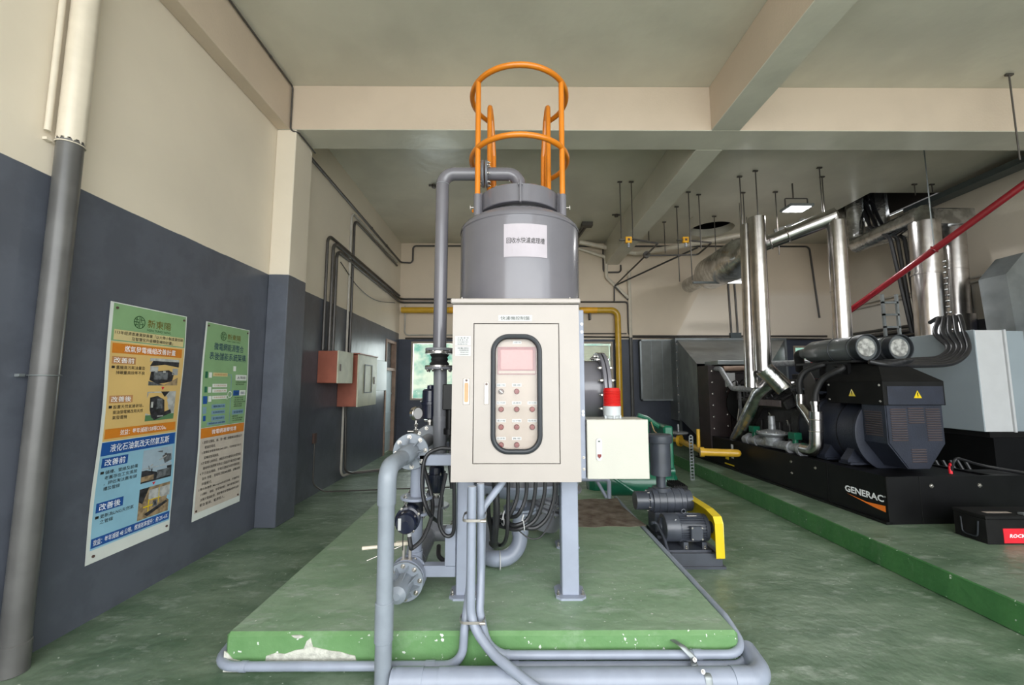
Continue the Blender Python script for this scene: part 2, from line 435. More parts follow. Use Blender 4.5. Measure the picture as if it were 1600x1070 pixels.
# back wall with windows (x0,x1,z0,z1)
WIN = [(-2.45, -1.15, 1.16, 2.60), (1.45, 2.55, 1.25, 2.60), (7.05, 7.75, 2.12, 2.50)]
def wall_holes(b, xa, xb, z0, z1, holes, y0, y1):
    xs = [xa]
    for h in holes: b.box(xs[-1], h[0], y0, y1, z0, z1); b.box(h[0], h[1], y0, y1, z0, h[2]); b.box(h[0], h[1], y0, y1, h[3], z1); xs.append(h[1])
    b.box(xs[-1], xb, y0, y1, z0, z1)
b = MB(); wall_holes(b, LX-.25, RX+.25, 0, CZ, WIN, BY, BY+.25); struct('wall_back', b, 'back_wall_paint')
# beams and the pillar
b = MB().box(LX, RX, 4.68, 5.09, HB, CZ, .006); beam_1 = struct('trim_1', b, ['beam_paint', 'ceiling_paint'])
b = MB().box(2.40, 2.745, FY, 4.68, HB, CZ, .006); beam_2 = struct('trim_2', b, ['beam_paint', 'ceiling_paint'])
b = MB().box(2.40, 2.745, 5.09, BY, HB, CZ, .006); struct('trim_3', b, 'ceiling_paint')
for o in (beam_1, beam_2):
    for p in o.data.polygons:
        if p.normal.z < -.5: p.material_index = 1  # greenish floor bounce on the undersides, put in as the ceiling colour
b = MB().box(LX, -2.62, FY, 4.68, HB, CZ, .006); beam_4 = struct('trim_4', b, ['beam_paint', 'ceiling_paint'])
b = MB().box(7.75, RX, 5.09, BY, 4.45, CZ-.02, .006); 
b = MB().box(LX, -2.54, 4.68, 5.09, 0, HB, .008); struct('trim_5', b, 'wall_paint')
b = MB().box(LX, -2.66, 9.9, BY, 2.6, HB, .008)
# plinths
b = MB().box(-1.55, 1.255, 2.42, 5.55, 0, .2, .018)
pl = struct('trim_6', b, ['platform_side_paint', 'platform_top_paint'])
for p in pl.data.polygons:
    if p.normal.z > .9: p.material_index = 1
b = MB().box(3.17, RX, FY+.8, BY, 0, .2, .008)
pl2 = struct('trim_7', b, ['curb_paint', 'floor_paint'])
for p in pl2.data.polygons:
    if p.normal.z > .9: p.material_index = 1
# patch of bare concrete where the platform paint has broken away, and the rusty stain on top
def blob(cx, cz, w, h, y, n=26, seed=1, keep=None):
    rr = random.Random(seed); pts = []
    for i in range(n):
        t = 2*PI*i/n; k = .75+.35*rr.random(); pts.append((cx+w*k*math.cos(t), y, max(cz+h*k*math.sin(t), 0.004)))
    return pts
b = MB()
zz = [(-1.33, .02), (-1.32, .085), (-1.27, .10), (-1.22, .095), (-1.16, .115), (-1.12, .12), (-1.105, .16), (-1.085, .175), (-1.07, .13), (-1.02, .12), (-.97, .11), (-.92, .105), (-.87, .09), (-.84, .085), (-.82, .02)]
b.prism([(x, 2.4165, z) for x, z in zz], (0, .006, 0))
b.prism([(-1.549, 2.4165, .004), (-1.549, 2.4165, .11), (-1.53, 2.4165, .10), (-1.50, 2.4165, .07), (-1.46, 2.4165, .06), (-1.43, 2.4165, .004)], (0, .006, 0))
b.prism([(-1.19, 2.4165, .188), (-1.17, 2.4165, .176), (-1.14, 2.4165, .174), (-1.12, 2.4165, .182), (-1.14, 2.4165, .19)], (0, .006, 0))
solo('bare_concrete_patch', b, 'bare_concrete', 'pale bare concrete patches where green paint broke off the platform front', 'bare patch', kind='stuff')
b = MB(); rr = random.Random(4)
pts = []
for x, y in ((903, 781), (925, 779), (948, 780), (965, 778), (972, 790), (990, 806), (1003, 817), (1009, 821), (985, 823), (950, 822), (930, 824), (903, 823), (900, 805)):
    q = P(x, y, Z=.2); pts.append((q.x+rr.uniform(-.01, .01), q.y, .198))
b.prism(pts, (0, 0, .0045)); solo('rust_stain', b, 'brown_stain', 'brown rusty stain on the green platform behind the tank', 'stain', kind='stuff')
# windows
def window(n, x0, x1, z0, z1, frosted=False):
    b = MB(); t = .045
    b.box(x0, x1, BY-.02, BY+.1, z1-t, z1); b.box(x0, x1, BY-.02, BY+.1, z0, z0+t); b.box(x0, x0+t, BY-.02, BY+.1, z0+t, z1-t); b.box(x1-t, x1, BY-.02, BY+.1, z0+t, z1-t)
    if x1-x0 > 1.2: b.box((x0+x1)/2-.02, (x0+x1)/2+.02, BY, BY+.08, z0+t, z1-t)
    o = struct('window_%d' % n, b, 'window_frame')
    g = MB().box(x0+t, x1-t, BY+.04, BY+.046, z0+t, z1-t); struct('window_pane', g, 'clear_glass', o)
    return o
w1 = window(1, *WIN[0]); w2 = window(2, *WIN[1]); w3 = window(3, *WIN[2])
b = MB()
for i in range(30): z = 1.32+i*.0405; b.obox((2.0, BY+.16, z), (.98, .045, .004), (1, 0, 0), (0, .45, 1))
solo('window_blind', b, 'blind', 'pale green slatted blind hanging in the window behind the tank', 'blind')
# outside behind the windows
b = MB(); n = 24; vs = []; fs = []; rr = random.Random(3)
for i in range(n+1):
    for j in range(11): vs.append((-8+i*.9, 13.4+j*.35+rr.uniform(-.25, .25), -.5+j*.55+rr.uniform(-.1, .1)))
for i in range(n):
    for j in range(10): a = i*11+j; fs.append([a, a+11, a+12, a+1])
b.add(vs, fs); solo('hillside', b, 'hillside', 'green and sandy bank seen through the back windows', 'hillside', kind='structure')
# doorway in the left wall: transom, pale door leaf
b = MB(); 
for (y0, y1) in ((9.25, 9.31), (9.99, 10.05)): b.box(LX-.2, LX+.02, y0, y1, 0, 2.56)
b.box(LX-.2, LX+.02, 9.31, 9.99, 2.5, 2.56); b.box(LX-.2, LX+.02, 9.31, 9.99, 1.86, 1.92)
d1 = struct('door_1', b, 'wood_brown')
b = MB().box(LX-.1, LX-.06, 9.31, 9.99, .02, 1.86)
for z in (.45, .88, 1.32): b.box(LX-.06, LX-.045, 9.33, 9.97, z, z+.03)
struct('door_leaf', b, 'door_pale', d1)
b = MB().box(LX-.1, LX-.09, 9.31, 9.99, 1.92, 2.5); struct('transom_pane', b, 'ph_mid', d1)
#@@TANK
# ---------------------------------------------------------------- filter tank
TX, TY, TR = .076, 3.3, .475
tank = thing('filter_tank', 'tall grey steel filter tank standing on square legs on the green platform', 'tank', (TX, TY, .2))
C0 = V((TX, TY, 0))
b = MB().lathe(C0, (0, 0, 1), [(TR, .86), (TR, 2.76)], 64, False); part('shell', b, 'tank_grey', tank)
b = MB().lathe(C0, (0, 0, 1), [(TR+.004, 2.745), (TR+.004, 2.765), (TR, 2.775), (TR-.03, 2.81), (TR-.09, 2.845), (.32, 2.872), (.29, 2.885), (.27, 2.89)], 64, False); part('dome', b, 'tank_grey', tank)
b = MB().lathe(C0, (0, 0, 1), [(TR+.004, .87), (TR+.004, .855), (TR-.02, .82), (.38, .77), (.25, .73), (.12, .70), (.06, .69)], 64, False); part('bottom_dish', b, 'skid_grey', tank)
b = MB().lathe(C0, (0, 0, 1), [(.285, 2.88), (.285, 2.905)], 48); part('gasket', b, 'rubber_black', tank)
b = MB().lathe(C0, (0, 0, 1), [(.30, 2.905), (.325, 2.905), (.33, 2.91), (.33, 3.04), (.32, 3.05), (0, 3.05)], 64); lid = part('lid_flange', b, 'tank_grey', tank)
for a in (-90, 40, 140, 205, -25):
    t = math.radians(a); d = V((math.cos(t), math.sin(t), 0)); q = V((-d.y, d.x, 0))
    b = MB(); c = C0+d*.345+V((0, 0, 2.97)); b.obox(c, (.035, .018, .17), d, q, .004)
    b.cyl(c+V((0, 0, .06))-q*.016, c+V((0, 0, .06))+q*.016, .011); part('lifting_lug', b, 'tank_grey', tank)
for dx, dy in ((-.19, -.06), (.13, -.05)):
    b = MB(); c = C0+V((dx, dy, 3.05)); b.cyl(c, c+V((0, 0, .10)), .009); b.cyl(c, c+V((0, 0, .015)), .022, n=6); part('eye_stud', b, 'steel_bolt', tank)
b = MB()
fcyl = lambda u, v: V((TX+(TR+.004)*math.sin((u+.034)/TR*1.0), TY-(TR+.004)*math.cos((u+.034)/TR*1.0), v))
for i in range(10): b.add([fcyl(-.155+.031*i, 2.433), fcyl(-.155+.031*(i+1), 2.433), fcyl(-.155+.031*(i+1), 2.672), fcyl(-.155+.031*i, 2.672)], [[0, 1, 2, 3]])
pp = part('name_sheet', b, 'paper', tank, 'white paper sheet taped to the tank front')
b = MB(); fc2 = lambda u, v: V((TX+(TR+.006)*math.sin((u+.034)/TR), TY-(TR+.006)*math.cos((u+.034)/TR), v))
text(b, '回收水快濾處理槽', -.135, .135, 2.53, 2.572, fc2, .002); part('name_text', b, 'ink', pp)
# legs
for (x0, x1, y0, y1) in ((-.345, -.235, 2.79, 2.90), (.332, .442, 2.79, 2.90), (-.45, -.35, 3.60, 3.70), (.43, .53, 3.60, 3.70)):
    b = MB().box(x0, x1, y0, y1, .212, 1.05, .006); lg = part('leg', b, 'skid_grey', tank)
    b = MB(); cx, cy = (x0+x1)/2, (y0+y1)/2; h = .095; e = .03
    b.prism([(cx-h, cy-h+e, .2), (cx-h+e, cy-h, .2), (cx+h-e, cy-h, .2), (cx+h, cy-h+e, .2), (cx+h, cy+h-e, .2), (cx+h-e, cy+h, .2), (cx-h+e, cy+h, .2), (cx-h, cy+h-e, .2)], (0, 0, .014)); part('foot_plate', b, 'skid_grey', lg)
    for sx in (-1, 1): bolt(lg, (cx+sx*.078, cy-.045, .214), (0, 0, 1), .008, .022, name='anchor_bolt')
# manway on the right side
mw = V((TX, TY, 1.50))
b = MB().cyl(mw+V((.43, 0, 0)), mw+V((.60, 0, 0)), .235, n=48); mwn = part('manway_neck', b, 'tank_grey', tank)
b = MB().lathe(mw, (1, 0, 0), [(.24, .60), (.295, .60), (.30, .605), (.30, .622), (.295, .627)], 48); b.lathe(mw, (1, 0, 0), [(.29, .631), (.30, .634), (.30, .655), (.295, .66), (0, .66)], 48)
part('manway_cover', b, 'tank_grey', tank)
for s_ in (-1, 1):
    for i in range(16):
        t = 2*PI*i/16+.1; p = mw+V((.60 if s_ < 0 else .66, math.cos(t)*.268, math.sin(t)*.268)); bolt(mwn, p, (s_, 0, 0), .012, .02)
# drain neck below the dish
b = MB().cyl((TX, TY, .62), (TX, TY, .72), .055, n=24); b.lathe(C0, (0, 0, 1), [(.06, .60), (.125, .60), (.125, .618), (.06, .618)], 32); b.lathe(C0, (0, 0, 1), [(.06, .578), (.125, .578), (.125, .596), (.06, .596)], 32)
dn = part('drain_flange', b, 'skid_grey', tank)
bolt_circle(dn, (TX, TY, .578), (0, 0, -1), .10, 8)
# two square bracket posts that carry the panels
b = MB().box(.425, .468, 2.62, 2.70, .97, 2.02, .004); rp = part('bracket_post', b, 'skid_grey', tank)
for z in (1.93, 1.88, 1.38, 1.36, 1.03, 1.10): bolt(rp, (.455, 2.62, z), (0, -1, 0), .006, .008)
b = MB().box(-.345, .442, 2.80, 2.86, .93, .99, .004); part('cross_bar', b, 'skid_grey', tank)

# drain elbow pipe under the tank
dr = thing('drain_pipe', 'fat pale grey plastic pipe bending under the tank, down and left', 'pipe', (TX, 3.3, .2))
b = MB().tube([(TX, 3.3, .577), (TX, 3.25, .28), (-.17, 3.18, .262), (-.22, 3.9, .262)], .057, .17, 20, 10); part('pipe_run', b, 'pvc_light', dr)
b = MB().cyl((TX, 3.275, .42), (TX, 3.285, .48), .064, n=24); part('coupling', b, 'pvc_light', dr)
b = MB().ring((-.075, 3.2, .262), (1, .1, 0), .062, .004); part('cable_tie', b, 'white_label', dr)

# strainer bucket with a big bolted cover behind the right leg
sb = thing('strainer_pot', 'squat grey strainer pot with wide bolted flanges beneath the tank, right', 'strainer', (.36, 3.9, .2))
ax = V((.30, -.10, 1)).normalized(); c = V((.36, 3.95, .50))
b = MB().lathe(c, ax, [(.10, -.26), (.15, -.245), (.17, -.2), (.185, -.08), (.19, -.05)], 40); part('bucket', b, 'pipe_grey', sb)
for h in (-.05, .03, .16):
    b = MB().lathe(c, ax, [(.15, h), (.25, h), (.255, h+.005), (.255, h+.022), (.25, h+.027), (.15, h+.027)], 48); fp = part('flange', b, 'pipe_grey', sb)
    bolt_circle(fp, c+ax*(h), -ax, .23, 12, .009, .014)
b = MB().lathe(c, ax, [(.21, -.02), (.21, .25)], 40); part('body', b, 'pipe_grey', sb)

# ---------------------------------------------------------------- orange safety cage on top
cage = thing('safety_cage', 'orange tubular safety cage rising from the tank top', 'safety cage', (TX, TY, 2.8))
CR, tb = .395, .0215
a0, a1 = math.radians(-270+42), math.radians(90-42)
def arcpts(z, r, s, e, n=40): return [(TX+r*math.cos(s+(e-s)*i/n), TY+r*math.sin(s+(e-s)*i/n), z) for i in range(n+1)]
for z in (3.94, 3.385):
    b = MB().sweep(arcpts(z, CR, math.radians(-230), math.radians(50)), tb, 14); part('hoop', b, 'orange_paint', cage)
b = MB().sweep(arcpts(3.03, CR+.02, math.radians(20), math.radians(160), 24), tb*.8, 12); part('rear_hoop', b, 'orange_paint', cage)
for a, zt, zb, r in ((-146, 3.94, 2.95, CR), (-34, 3.94, 2.95, CR), (-230, 3.94, 2.85, CR), (50, 3.94, 2.85, CR)):
    t = math.radians(a); x, y = TX+r*math.cos(t), TY+r*math.sin(t)
    b = MB().cyl((x, y, zb), (x, y, zt), tb if a < -1 and a > -200 else tb*.9, n=14); b.sphere((x, y, zt), tb, 12); part('upright', b, 'orange_paint', cage)
    if zb > 2.9:
        b = MB().cyl((x, y, 2.78), (x, y, 3.0), tb*1.35, n=16); so = part('socket', b, 'tank_grey', cage, 'grey socket')
        b = MB().cyl((x, y, 2.9), (x+(.055 if x > TX else -.055), y, 2.9), .005); b.cyl((x+(.055 if x > TX else -.055), y, 2.885), (x+(.055 if x > TX else -.055), y, 2.915), .005); part('wing_bolt', b, 'steel_bolt', so)
for s_ in (-1, 1):
    x = TX+s_*.255
    b = MB().tube([(x, 3.42, 2.86), (x, 3.42, 4.02), (x-s_*.015, 3.52, 3.9), (x-s_*.03, 3.62, 3.62), (x-s_*.035, 3.66, 2.7)], tb, .05, 12); part('handrail', b, 'orange_paint', cage)
for z in (2.95, 2.7): b = MB().cyl((TX-.22, 3.67, z), (TX+.22, 3.67, z), .014); part('rung', b, 'orange_paint', cage)

#@@CABINET
# ---------------------------------------------------------------- control cabinet
cab = thing('control_cabinet', 'cream steel control cabinet with a glazed door in front of the tank', 'control cabinet', (.037, 2.65, .98))
X0, X1, Z0, Z1, YF = -.347, .418, .980, 2.032, 2.50
b = MB().box(X0, X1, YF+.036, 2.78, Z0, Z1, .004); part('body', b, 'cabinet_cream', cab)
dx0, dx1, dz0, dz1 = -.221, .297, 1.083, 1.917
def r4(x0, x1, z0, z1, y): return [(x1, y, z1), (x0, y, z1), (x0, y, z0), (x1, y, z0)]
b = MB().ringplate(r4(X0, X1, Z0, Z1, YF), r4(dx0, dx1, dz0, dz1, YF), (0, .036, 0)); fr = part('front_frame', b, 'cabinet_cream', cab)
b = MB().box(X0-.012, X1+.008, YF-.025, 2.80, Z1+.004, Z1+.034, .006); part('rain_hood', b, 'cabinet_cream', cab)
b = MB().box(dx0-.001, dx1+.001, YF+.034, YF+.0355, dz0-.001, dz1+.001); part('door_seam', b, 'seam_dark', cab)
# door with rounded window opening
wx, wz, ww, wh = P(807, 614.5, Y=YF).x, P(807, 614.5, Y=YF).z, .296, .70
inn = rrect(wx, wz, ww-.03, wh-.03, .085, 8)
def rect_on(p, x0, x1, z0, z1, cx, cz):
    dx, dz = p[0]-cx, p[1]-cz
    k = min(((x1-cx) if dx > 0 else (x0-cx))/dx if abs(dx) > 1e-6 else 9, ((z1-cz) if dz > 0 else (z0-cz))/dz if abs(dz) > 1e-6 else 9)
    return (cx+dx*k, cz+dz*k)
# put rectangle corners exactly on the outer loop
def ring_door(b, inn, x0, x1, z0, z1, cx, cz, y, d):
    out = [list(rect_on(p, x0, x1, z0, z1, cx, cz)) for p in inn]
    for c in ((x0, z0), (x0, z1), (x1, z0), (x1, z1)):
        k = min(range(len(out)), key=lambda i: (out[i][0]-c[0])**2+(out[i][1]-c[1])**2); out[k] = list(c)
    b.ringplate([(p[0], y, p[1]) for p in out], [(p[0], y, p[1]) for p in inn], (0, d, 0))
b = MB(); ring_door(b, inn, dx0+.005, dx1-.005, dz0+.005, dz1-.005, wx, wz, YF, .02); door = part('door', b, 'cabinet_cream', cab)
b = MB(); lo = rrect(wx, wz, ww-.018, wh-.018, .092, 8)
b.sweep([(p[0], YF-.002, p[1]) for p in lo], .0155, 10, True); part('window_gasket', b, 'gasket_black', door)
b = MB(); b.prism([(p[0], YF+.008, p[1]) for p in rrect(wx, wz, ww-.034, wh-.034, .08, 8)], (0, .003, 0)); part('window_glass', b, 'clear_glass', door)
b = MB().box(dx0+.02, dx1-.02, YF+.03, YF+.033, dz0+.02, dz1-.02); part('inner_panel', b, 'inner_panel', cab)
yb = YF+.03
def pc(x, y): p = P(x, y, Y=yb); return p.x, p.z
hx0, hz1 = pc(777.5, 542); hx1, hz0 = pc(837.5, 585)
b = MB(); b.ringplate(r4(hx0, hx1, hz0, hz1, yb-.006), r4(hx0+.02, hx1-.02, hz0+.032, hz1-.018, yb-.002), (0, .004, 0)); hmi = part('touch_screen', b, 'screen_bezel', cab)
b = MB().box(hx0+.02, hx1-.02, yb-.004, yb-.002, hz0+.032, hz1-.018); part('display', b, 'screen_pink_reflection', hmi)
b = MB().box(hx0+.006, hx1-.006, yb-.0075, yb-.006, hz0+.006, hz0+.022); part('bezel_strip', b, 'inner_panel', hmi)
def plate(x, y, w, h, parent=cab, body=None, yy=None, m='white_label', name='legend_plate'):
    yy = yy if yy is not None else yb
    q = P(x, y, Y=yy); b = MB().box(q.x-w/2, q.x+w/2, yy-.002, yy, q.z-h/2, q.z+h/2)
    o = part(name, b, m, parent)
    if body:
        t = MB(); f = plane_f((q.x, yy-.0028, q.z), (1, 0, 0), (0, 0, 1)); text(t, body, -w*.42, w*.42, -h*.30, h*.30, f, .003); part('legend_text', t, 'text_dark', o)
    return o
plate(808, 535, .052, .017, body='人機介面')
LEG = {(0, 0): '自動 手動', (1, 0): '電源', (0, 1): '反洗閥', (1, 1): '過濾閥', (2, 1): '排水閥', (0, 2): '進水閥', (1, 2): '出水閥', (2, 2): '鼓風機', (0, 3): '反洗泵', (1, 3): '異常'}
for (i, j), tx in LEG.items():
    x, y = 783+24.3*i, 611.5+27.8*j
    plate(x, y-10, .056, .018, body=tx)
    q = P(x, y, Y=yb)
    b = MB().lathe((q.x, yb, q.z), (0, -1, 0), [(.0165, 0), (.0165, .006), (.0145, .012), (.0125, .016), (0, .017)], 24)
    if (i, j) == (0, 0):
        o = part('selector_switch', b, 'knob_dark', cab, 'dark selector switch'); k = MB(); k.obox((q.x, yb-.019, q.z), (.027, .008, .007), (1, 0, -1), (0, 1, 0), .001); part('pointer', k, 'white_label', o)
    else: part('push_button', b, 'button_red', cab)
o = plate(805, 497, .205, .037, yy=YF, name='title_plate'); q = P(805, 497, Y=YF)
t = MB(); text(t, '·快濾機控制盤·', -.095, .095, -.0115, .0115, plane_f((q.x, YF-.0028, q.z), (1, 0, 0), (0, 0, 1)), .004); part('title_text', t, 'text_dark', o)
for (y, lines) in ((532.5, ['注 意 事 項', '非 專 業 人 員', '請勿打開盤門操作', '高壓危險']), (548.5, ['保養須知', '一、每月定期檢查盤內接點', '二、保持盤內清潔', '三、異常時請通知廠商'])):
    o = plate(723.5, y, .094, .057, yy=YF, name='warning_sticker'); q = P(723.5, y, Y=YF); t = MB()
    for k, l in enumerate(lines):
        zz = .018-k*.0125; hh = .0042 if k < 2 else .0030
        text(t, l, -.034, .034 if k % 2 == 0 or y > 540 else .028, zz-hh, zz+hh, plane_f((q.x, YF-.0028, q.z), (1, 0, 0), (0, 0, 1)), .0)
    part('sticker_text', t, 'text_dark', o)
def latch(xp, y0, y1, w, parent, brass=False):
    q0 = P(xp, y1, Y=YF); q1 = P(xp, y0, Y=YF); x = q0.x
    b = MB(); b.box(x-w/2, x+w/2, YF-.004, YF, q0.z, q1.z, .002); o = part('latch_handle', b, 'latch_chrome', parent)
    b = MB(); b.prism([(p[0], YF-.004, p[1]) for p in rrect(x, (q0.z+q1.z)/2-.006, w*.55, (q1.z-q0.z)*.74, w*.2, 4)], (0, -.006, 0)); part('lever', b, 'brass' if brass else 'latch_chrome', o)
    b = MB().cyl((x, YF-.008, q1.z-.012), (x, YF-.004, q1.z-.012), .007); part('key_lock', b, 'knob_dark', o)
latch(728.5, 591, 632, .040, cab, True); latch(760, 597, 632, .030, door)
for x in (X0+.05, X1-.05): bolt(cab, (x, YF+.02, Z1+.034), (0, 0, 1), .007, .01)
# junction box at the right
jb = thing('junction_box', 'small square off-white steel box beside the control cabinet', 'junction box', (.662, 2.73, .976))
b = MB().box(.476, .852, 2.625, 2.85, .976, 1.33, .003); part('body', b, 'box_white', jb)
b = MB().box(.473, .852, 2.600, 2.622, .974, 1.332, .003); jd = part('door', b, 'box_white', jb)
q = P(936, 702, Y=2.6)
b = MB(); b.prism([(p[0], 2.6, p[1]) for p in rrect(q.x, q.z, .036, .135, .017, 6)], (0, -.006, 0)); lh = part('latch_handle', b, 'white_label', jd)
b = MB(); b.prism([(q.x-.011, 2.593, q.z-.028), (q.x+.011, 2.593, q.z-.028), (q.x+.011, 2.593, q.z-.04), (q.x, 2.593, q.z-.053), (q.x-.011, 2.593, q.z-.04)], (0, -.004, 0)); part('release_button', b, 'button_red', lh)
b = MB().box(q.x-.006, q.x+.006, 2.5935, 2.595, q.z+.045, q.z+.053); part('key_mark', b, 'text_dark', lh)
b = MB().box(.468, .476, 2.68, 2.78, 1.0, 1.3); part('mounting_tab', b, 'skid_grey', jb)
bc = thing('warning_beacon', 'red rotating beacon lamp with white base on top of the small box', 'beacon', (.66, 2.72, 1.33))
b = MB().lathe((.66, 2.72, 0), (0, 0, 1), [(.045, 1.331), (.047, 1.345), (.0555, 1.35), (.057, 1.405), (.054, 1.41)], 32); part('base', b, 'beacon_white', bc)
for a in (200, 270, 340): t = math.radians(a); b = MB().cyl((.66+.05*math.cos(t), 2.72+.05*math.sin(t), 1.3305), (.66+.05*math.cos(t), 2.72+.05*math.sin(t), 1.352), .008); part('foot', b, 'beacon_white', bc)
pr = [(.0575, 1.41), (.0585, 1.415)]
for k in range(10): pr += [(.057, 1.418+k*.0095), (.0545, 1.4225+k*.0095)]
b = MB().lathe((.66, 2.72, 0), (0, 0, 1), pr+[(.053, 1.517), (.047, 1.526), (0, 1.528)], 32); part('lens', b, 'beacon_red', bc)

#@@PIPING
# ---------------------------------------------------------------- piping on the left of the tank
PXX = -.657
def flange(parent, c, ax, R=.112, th=.018, pr=.052, n=8, m='flange_grey', bolts=1, gap=0, ph=.39):
    c = V(c); a = V(ax).normalized(); b = MB().lathe(c, a, [(pr, 0), (R-.003, 0), (R, .003), (R, th-.003), (R-.003, th), (pr, th)], 40)
    o = part('flange', b, m, parent)
    if bolts: bolt_circle(o, c, -a, R*.82, n, .010, .014, ph)
    if bolts == 2: bolt_circle(o, c+a*th, a, R*.82, n, .010, .014, ph)
    return o
fr_ = thing('front_riser_pipe', 'grey plastic riser pipe in front of the platform, elbow at the top', 'pipe', (-.655, 2.28, 0))
zr = 1.105
b = MB().cyl((-.648, 2.285, .0), (-.655, 2.285, zr-.09), .0425, n=28); part('riser', b, 'pvc_grey', fr_)
b = MB().cyl((-.650, 2.285, .235), (-.651, 2.285, .43), .0475, n=28, bev=.003); part('coupling', b, 'pvc_grey', fr_)
b = MB().tube([(-.655, 2.285, zr-.19), (-.655, 2.285, zr), (PXX, 2.52, zr)], .0485, .075, 24, 10); part('elbow', b, 'pvc_grey', fr_)
b = MB().cyl((PXX, 2.52, zr), (PXX, 2.60, zr), .0425, n=24); b.lathe((PXX, 2.60, zr), (0, 1, 0), [(.0425, 0), (.056, .03), (.058, .16), (.058, .215)], 28); part('flange_neck', b, 'pvc_grey', fr_)
for k in range(8):
    t = 2*PI*k/8+.1; d = V((math.cos(t), 0, math.sin(t))); b = MB(); c = V((PXX, 2.79, zr))
    b.prism([c+d*.055+V((0, -.06, 0)), c+d*.055+V((0, .02, 0)), c+d*.10+V((0, .02, 0))], d.cross(V((0, 1, 0)))*.006); part('rib', b, 'pvc_grey', fr_)
f1 = flange(fr_, (PXX, 2.81, zr), (0, 1, 0), .118, .022, .05, 8, 'pvc_grey', 1, ph=.1)
# upper branch behind it with electric valve
ub = thing('upper_valve_branch', 'grey upper pipe branch with butterfly valve and upright navy actuator', 'valve assembly', (PXX, 3.2, 1.0))
b = MB().cyl((PXX, 2.834, zr), (PXX, 3.50, zr), .048, n=28); part('pipe_run', b, 'pipe_grey', ub)
flange(ub, (PXX, 2.836, zr), (0, 1, 0), .112, bolts=0)
flange(ub, (PXX, 3.42, zr), (0, 1, 0), .112, bolts=1, ph=.2); flange(ub, (PXX, 3.50, zr), (0, 1, 0), .112, bolts=0)
b = MB().cyl((PXX, 3.44, zr), (PXX, 3.50, zr), .085, n=32); part('valve_disc_body', b, 'gasket_black', ub)
b = MB().tube([(PXX, 3.52, zr), (PXX, 3.66, zr), (-.48, 3.66, zr)], .05, .08, 20); part('elbow', b, 'pipe_grey', ub)
def actuator(parent, base, ax, r=.066, L=.24, stem=.12):
    base = V(base); a = V(ax).normalized()
    s = MB().cyl(base, base+a*stem, .022); s.lathe(base+a*(stem-.02), a, [(.05, 0), (.05, .015)], 20); st = part('valve_stem', s, 'steel_bolt', parent)
    c = base+a*stem
    b = MB().lathe(c, a, [(.058, 0), (r, .01), (r, .115), (r+.010, .118), (r+.010, .142), (r, .145), (r-.002, L-.015), (r-.016, L), (.03, L+.002), (.028, L+.03), (0, L+.035)], 36); o = part('actuator', b, 'actuator_navy', parent)
    bolt_circle(o, c+a*.142, a, r+.014, 4, .007, .012, .6)
    return c
actuator(ub, (PXX, 3.47, 1.19), (0, 0, 1), .068, .245, .075)
# vertical DN100 pipe up to the tank lid
ip = thing('tank_inlet_pipe', 'tall grey pipe climbing left of the tank and bending over its lid', 'pipe', (-.56, 3.3, 1.0))
zt = 3.285
b = MB().tube([(-.56, 3.3, 1.83), (-.56, 3.3, zt), (-.235, 3.3, zt)], .053, .10, 28, 12); part('pipe_run', b, 'tank_grey', ip)
for z in (3.19,): b = MB().cyl((-.56, 3.3, z), (-.56, 3.3, z+.006), .0545, n=28); part('weld_seam', b, 'pipe_grey', ip)
b = MB().tube([(-.185, 3.3, zt), (TX, 3.3, zt), (TX, 3.3, 3.052)], .053, .10, 28, 12); part('lid_elbow', b, 'tank_grey', ip)
fa = flange(ip, (-.235, 3.3, zt), (1, 0, 0), .108, .02, .05, 8, 'pipe_grey', 1); fb = flange(ip, (-.205, 3.3, zt), (1, 0, 0), .108, .02, .05, 8, 'pipe_grey', 0); bolt_circle(fb, (-.185, 3.3, zt), (1, 0, 0), .09, 8, .01, .014, .39)
f2 = flange(ip, (-.56, 3.3, 1.81), (0, 0, 1), .112, .022, .05, 8, 'pipe_grey', 1); 
f3 = flange(ip, (-.56, 3.3, 1.665), (0, 0, 1), .112, .022, .05, 8, 'pipe_grey', 1)
for z, s_ in ((1.80, 1), (1.69, 1)): b = MB().lathe((-.56, 3.3, z-.012), (0, 0, 1), [(.05, 0), (.112, 0), (.112, .018), (.05, .018)], 32); part('backing_flange', b, 'steel_bolt', ip)
b = MB().lathe((-.56, 3.3, 0), (0, 0, 1), [(.07, 1.695), (.078, 1.71), (.062, 1.73), (.068, 1.745), (.062, 1.76), (.078, 1.785)], 32); part('rubber_joint', b, 'rubber_black', ip)
b = MB().cyl((-.545, 3.3, .98), (-.552, 3.3, 1.665), .052, n=28); part('lower_run', b, 'pipe_grey', ip)
b = MB().cyl((-.545, 3.3, 1.26), (-.545, 3.3, 1.30), .058, n=28); part('coupling', b, 'pipe_grey', ip)
# pressure gauge
pg = thing('pressure_gauge', 'round steel pressure gauge on a thin stem above the upper pipe', 'gauge', (-.69, 3.1, 1.15))
b = MB().cyl((-.69, 3.1, 1.145), (-.69, 3.1, 1.285), .010); b.cyl((-.69, 3.1, 1.19), (-.69, 3.1, 1.22), .018, n=6); b.cyl((-.69, 3.1, 1.24), (-.69, 3.1, 1.26), .015, n=6); b.cyl((-.75, 3.1, 1.205), (-.69, 3.1, 1.205), .006); part('stem', b, 'steel_bolt', pg)
gax = V((.78, -.6, .05)); gc = V((-.69, 3.1, 1.335))
b = MB().lathe(gc-gax.normalized()*.02, gax, [(.045, 0), (.05, .004), (.05, .036), (.046, .042), (.042, .042), (.042, .037), (0, .037)], 32); part('case', b, 'stainless', pg)
b = MB().lathe(gc, gax, [(.041, .0175), (.041, .019), (0, .0192)], 28); part('dial', b, 'white_label', pg)
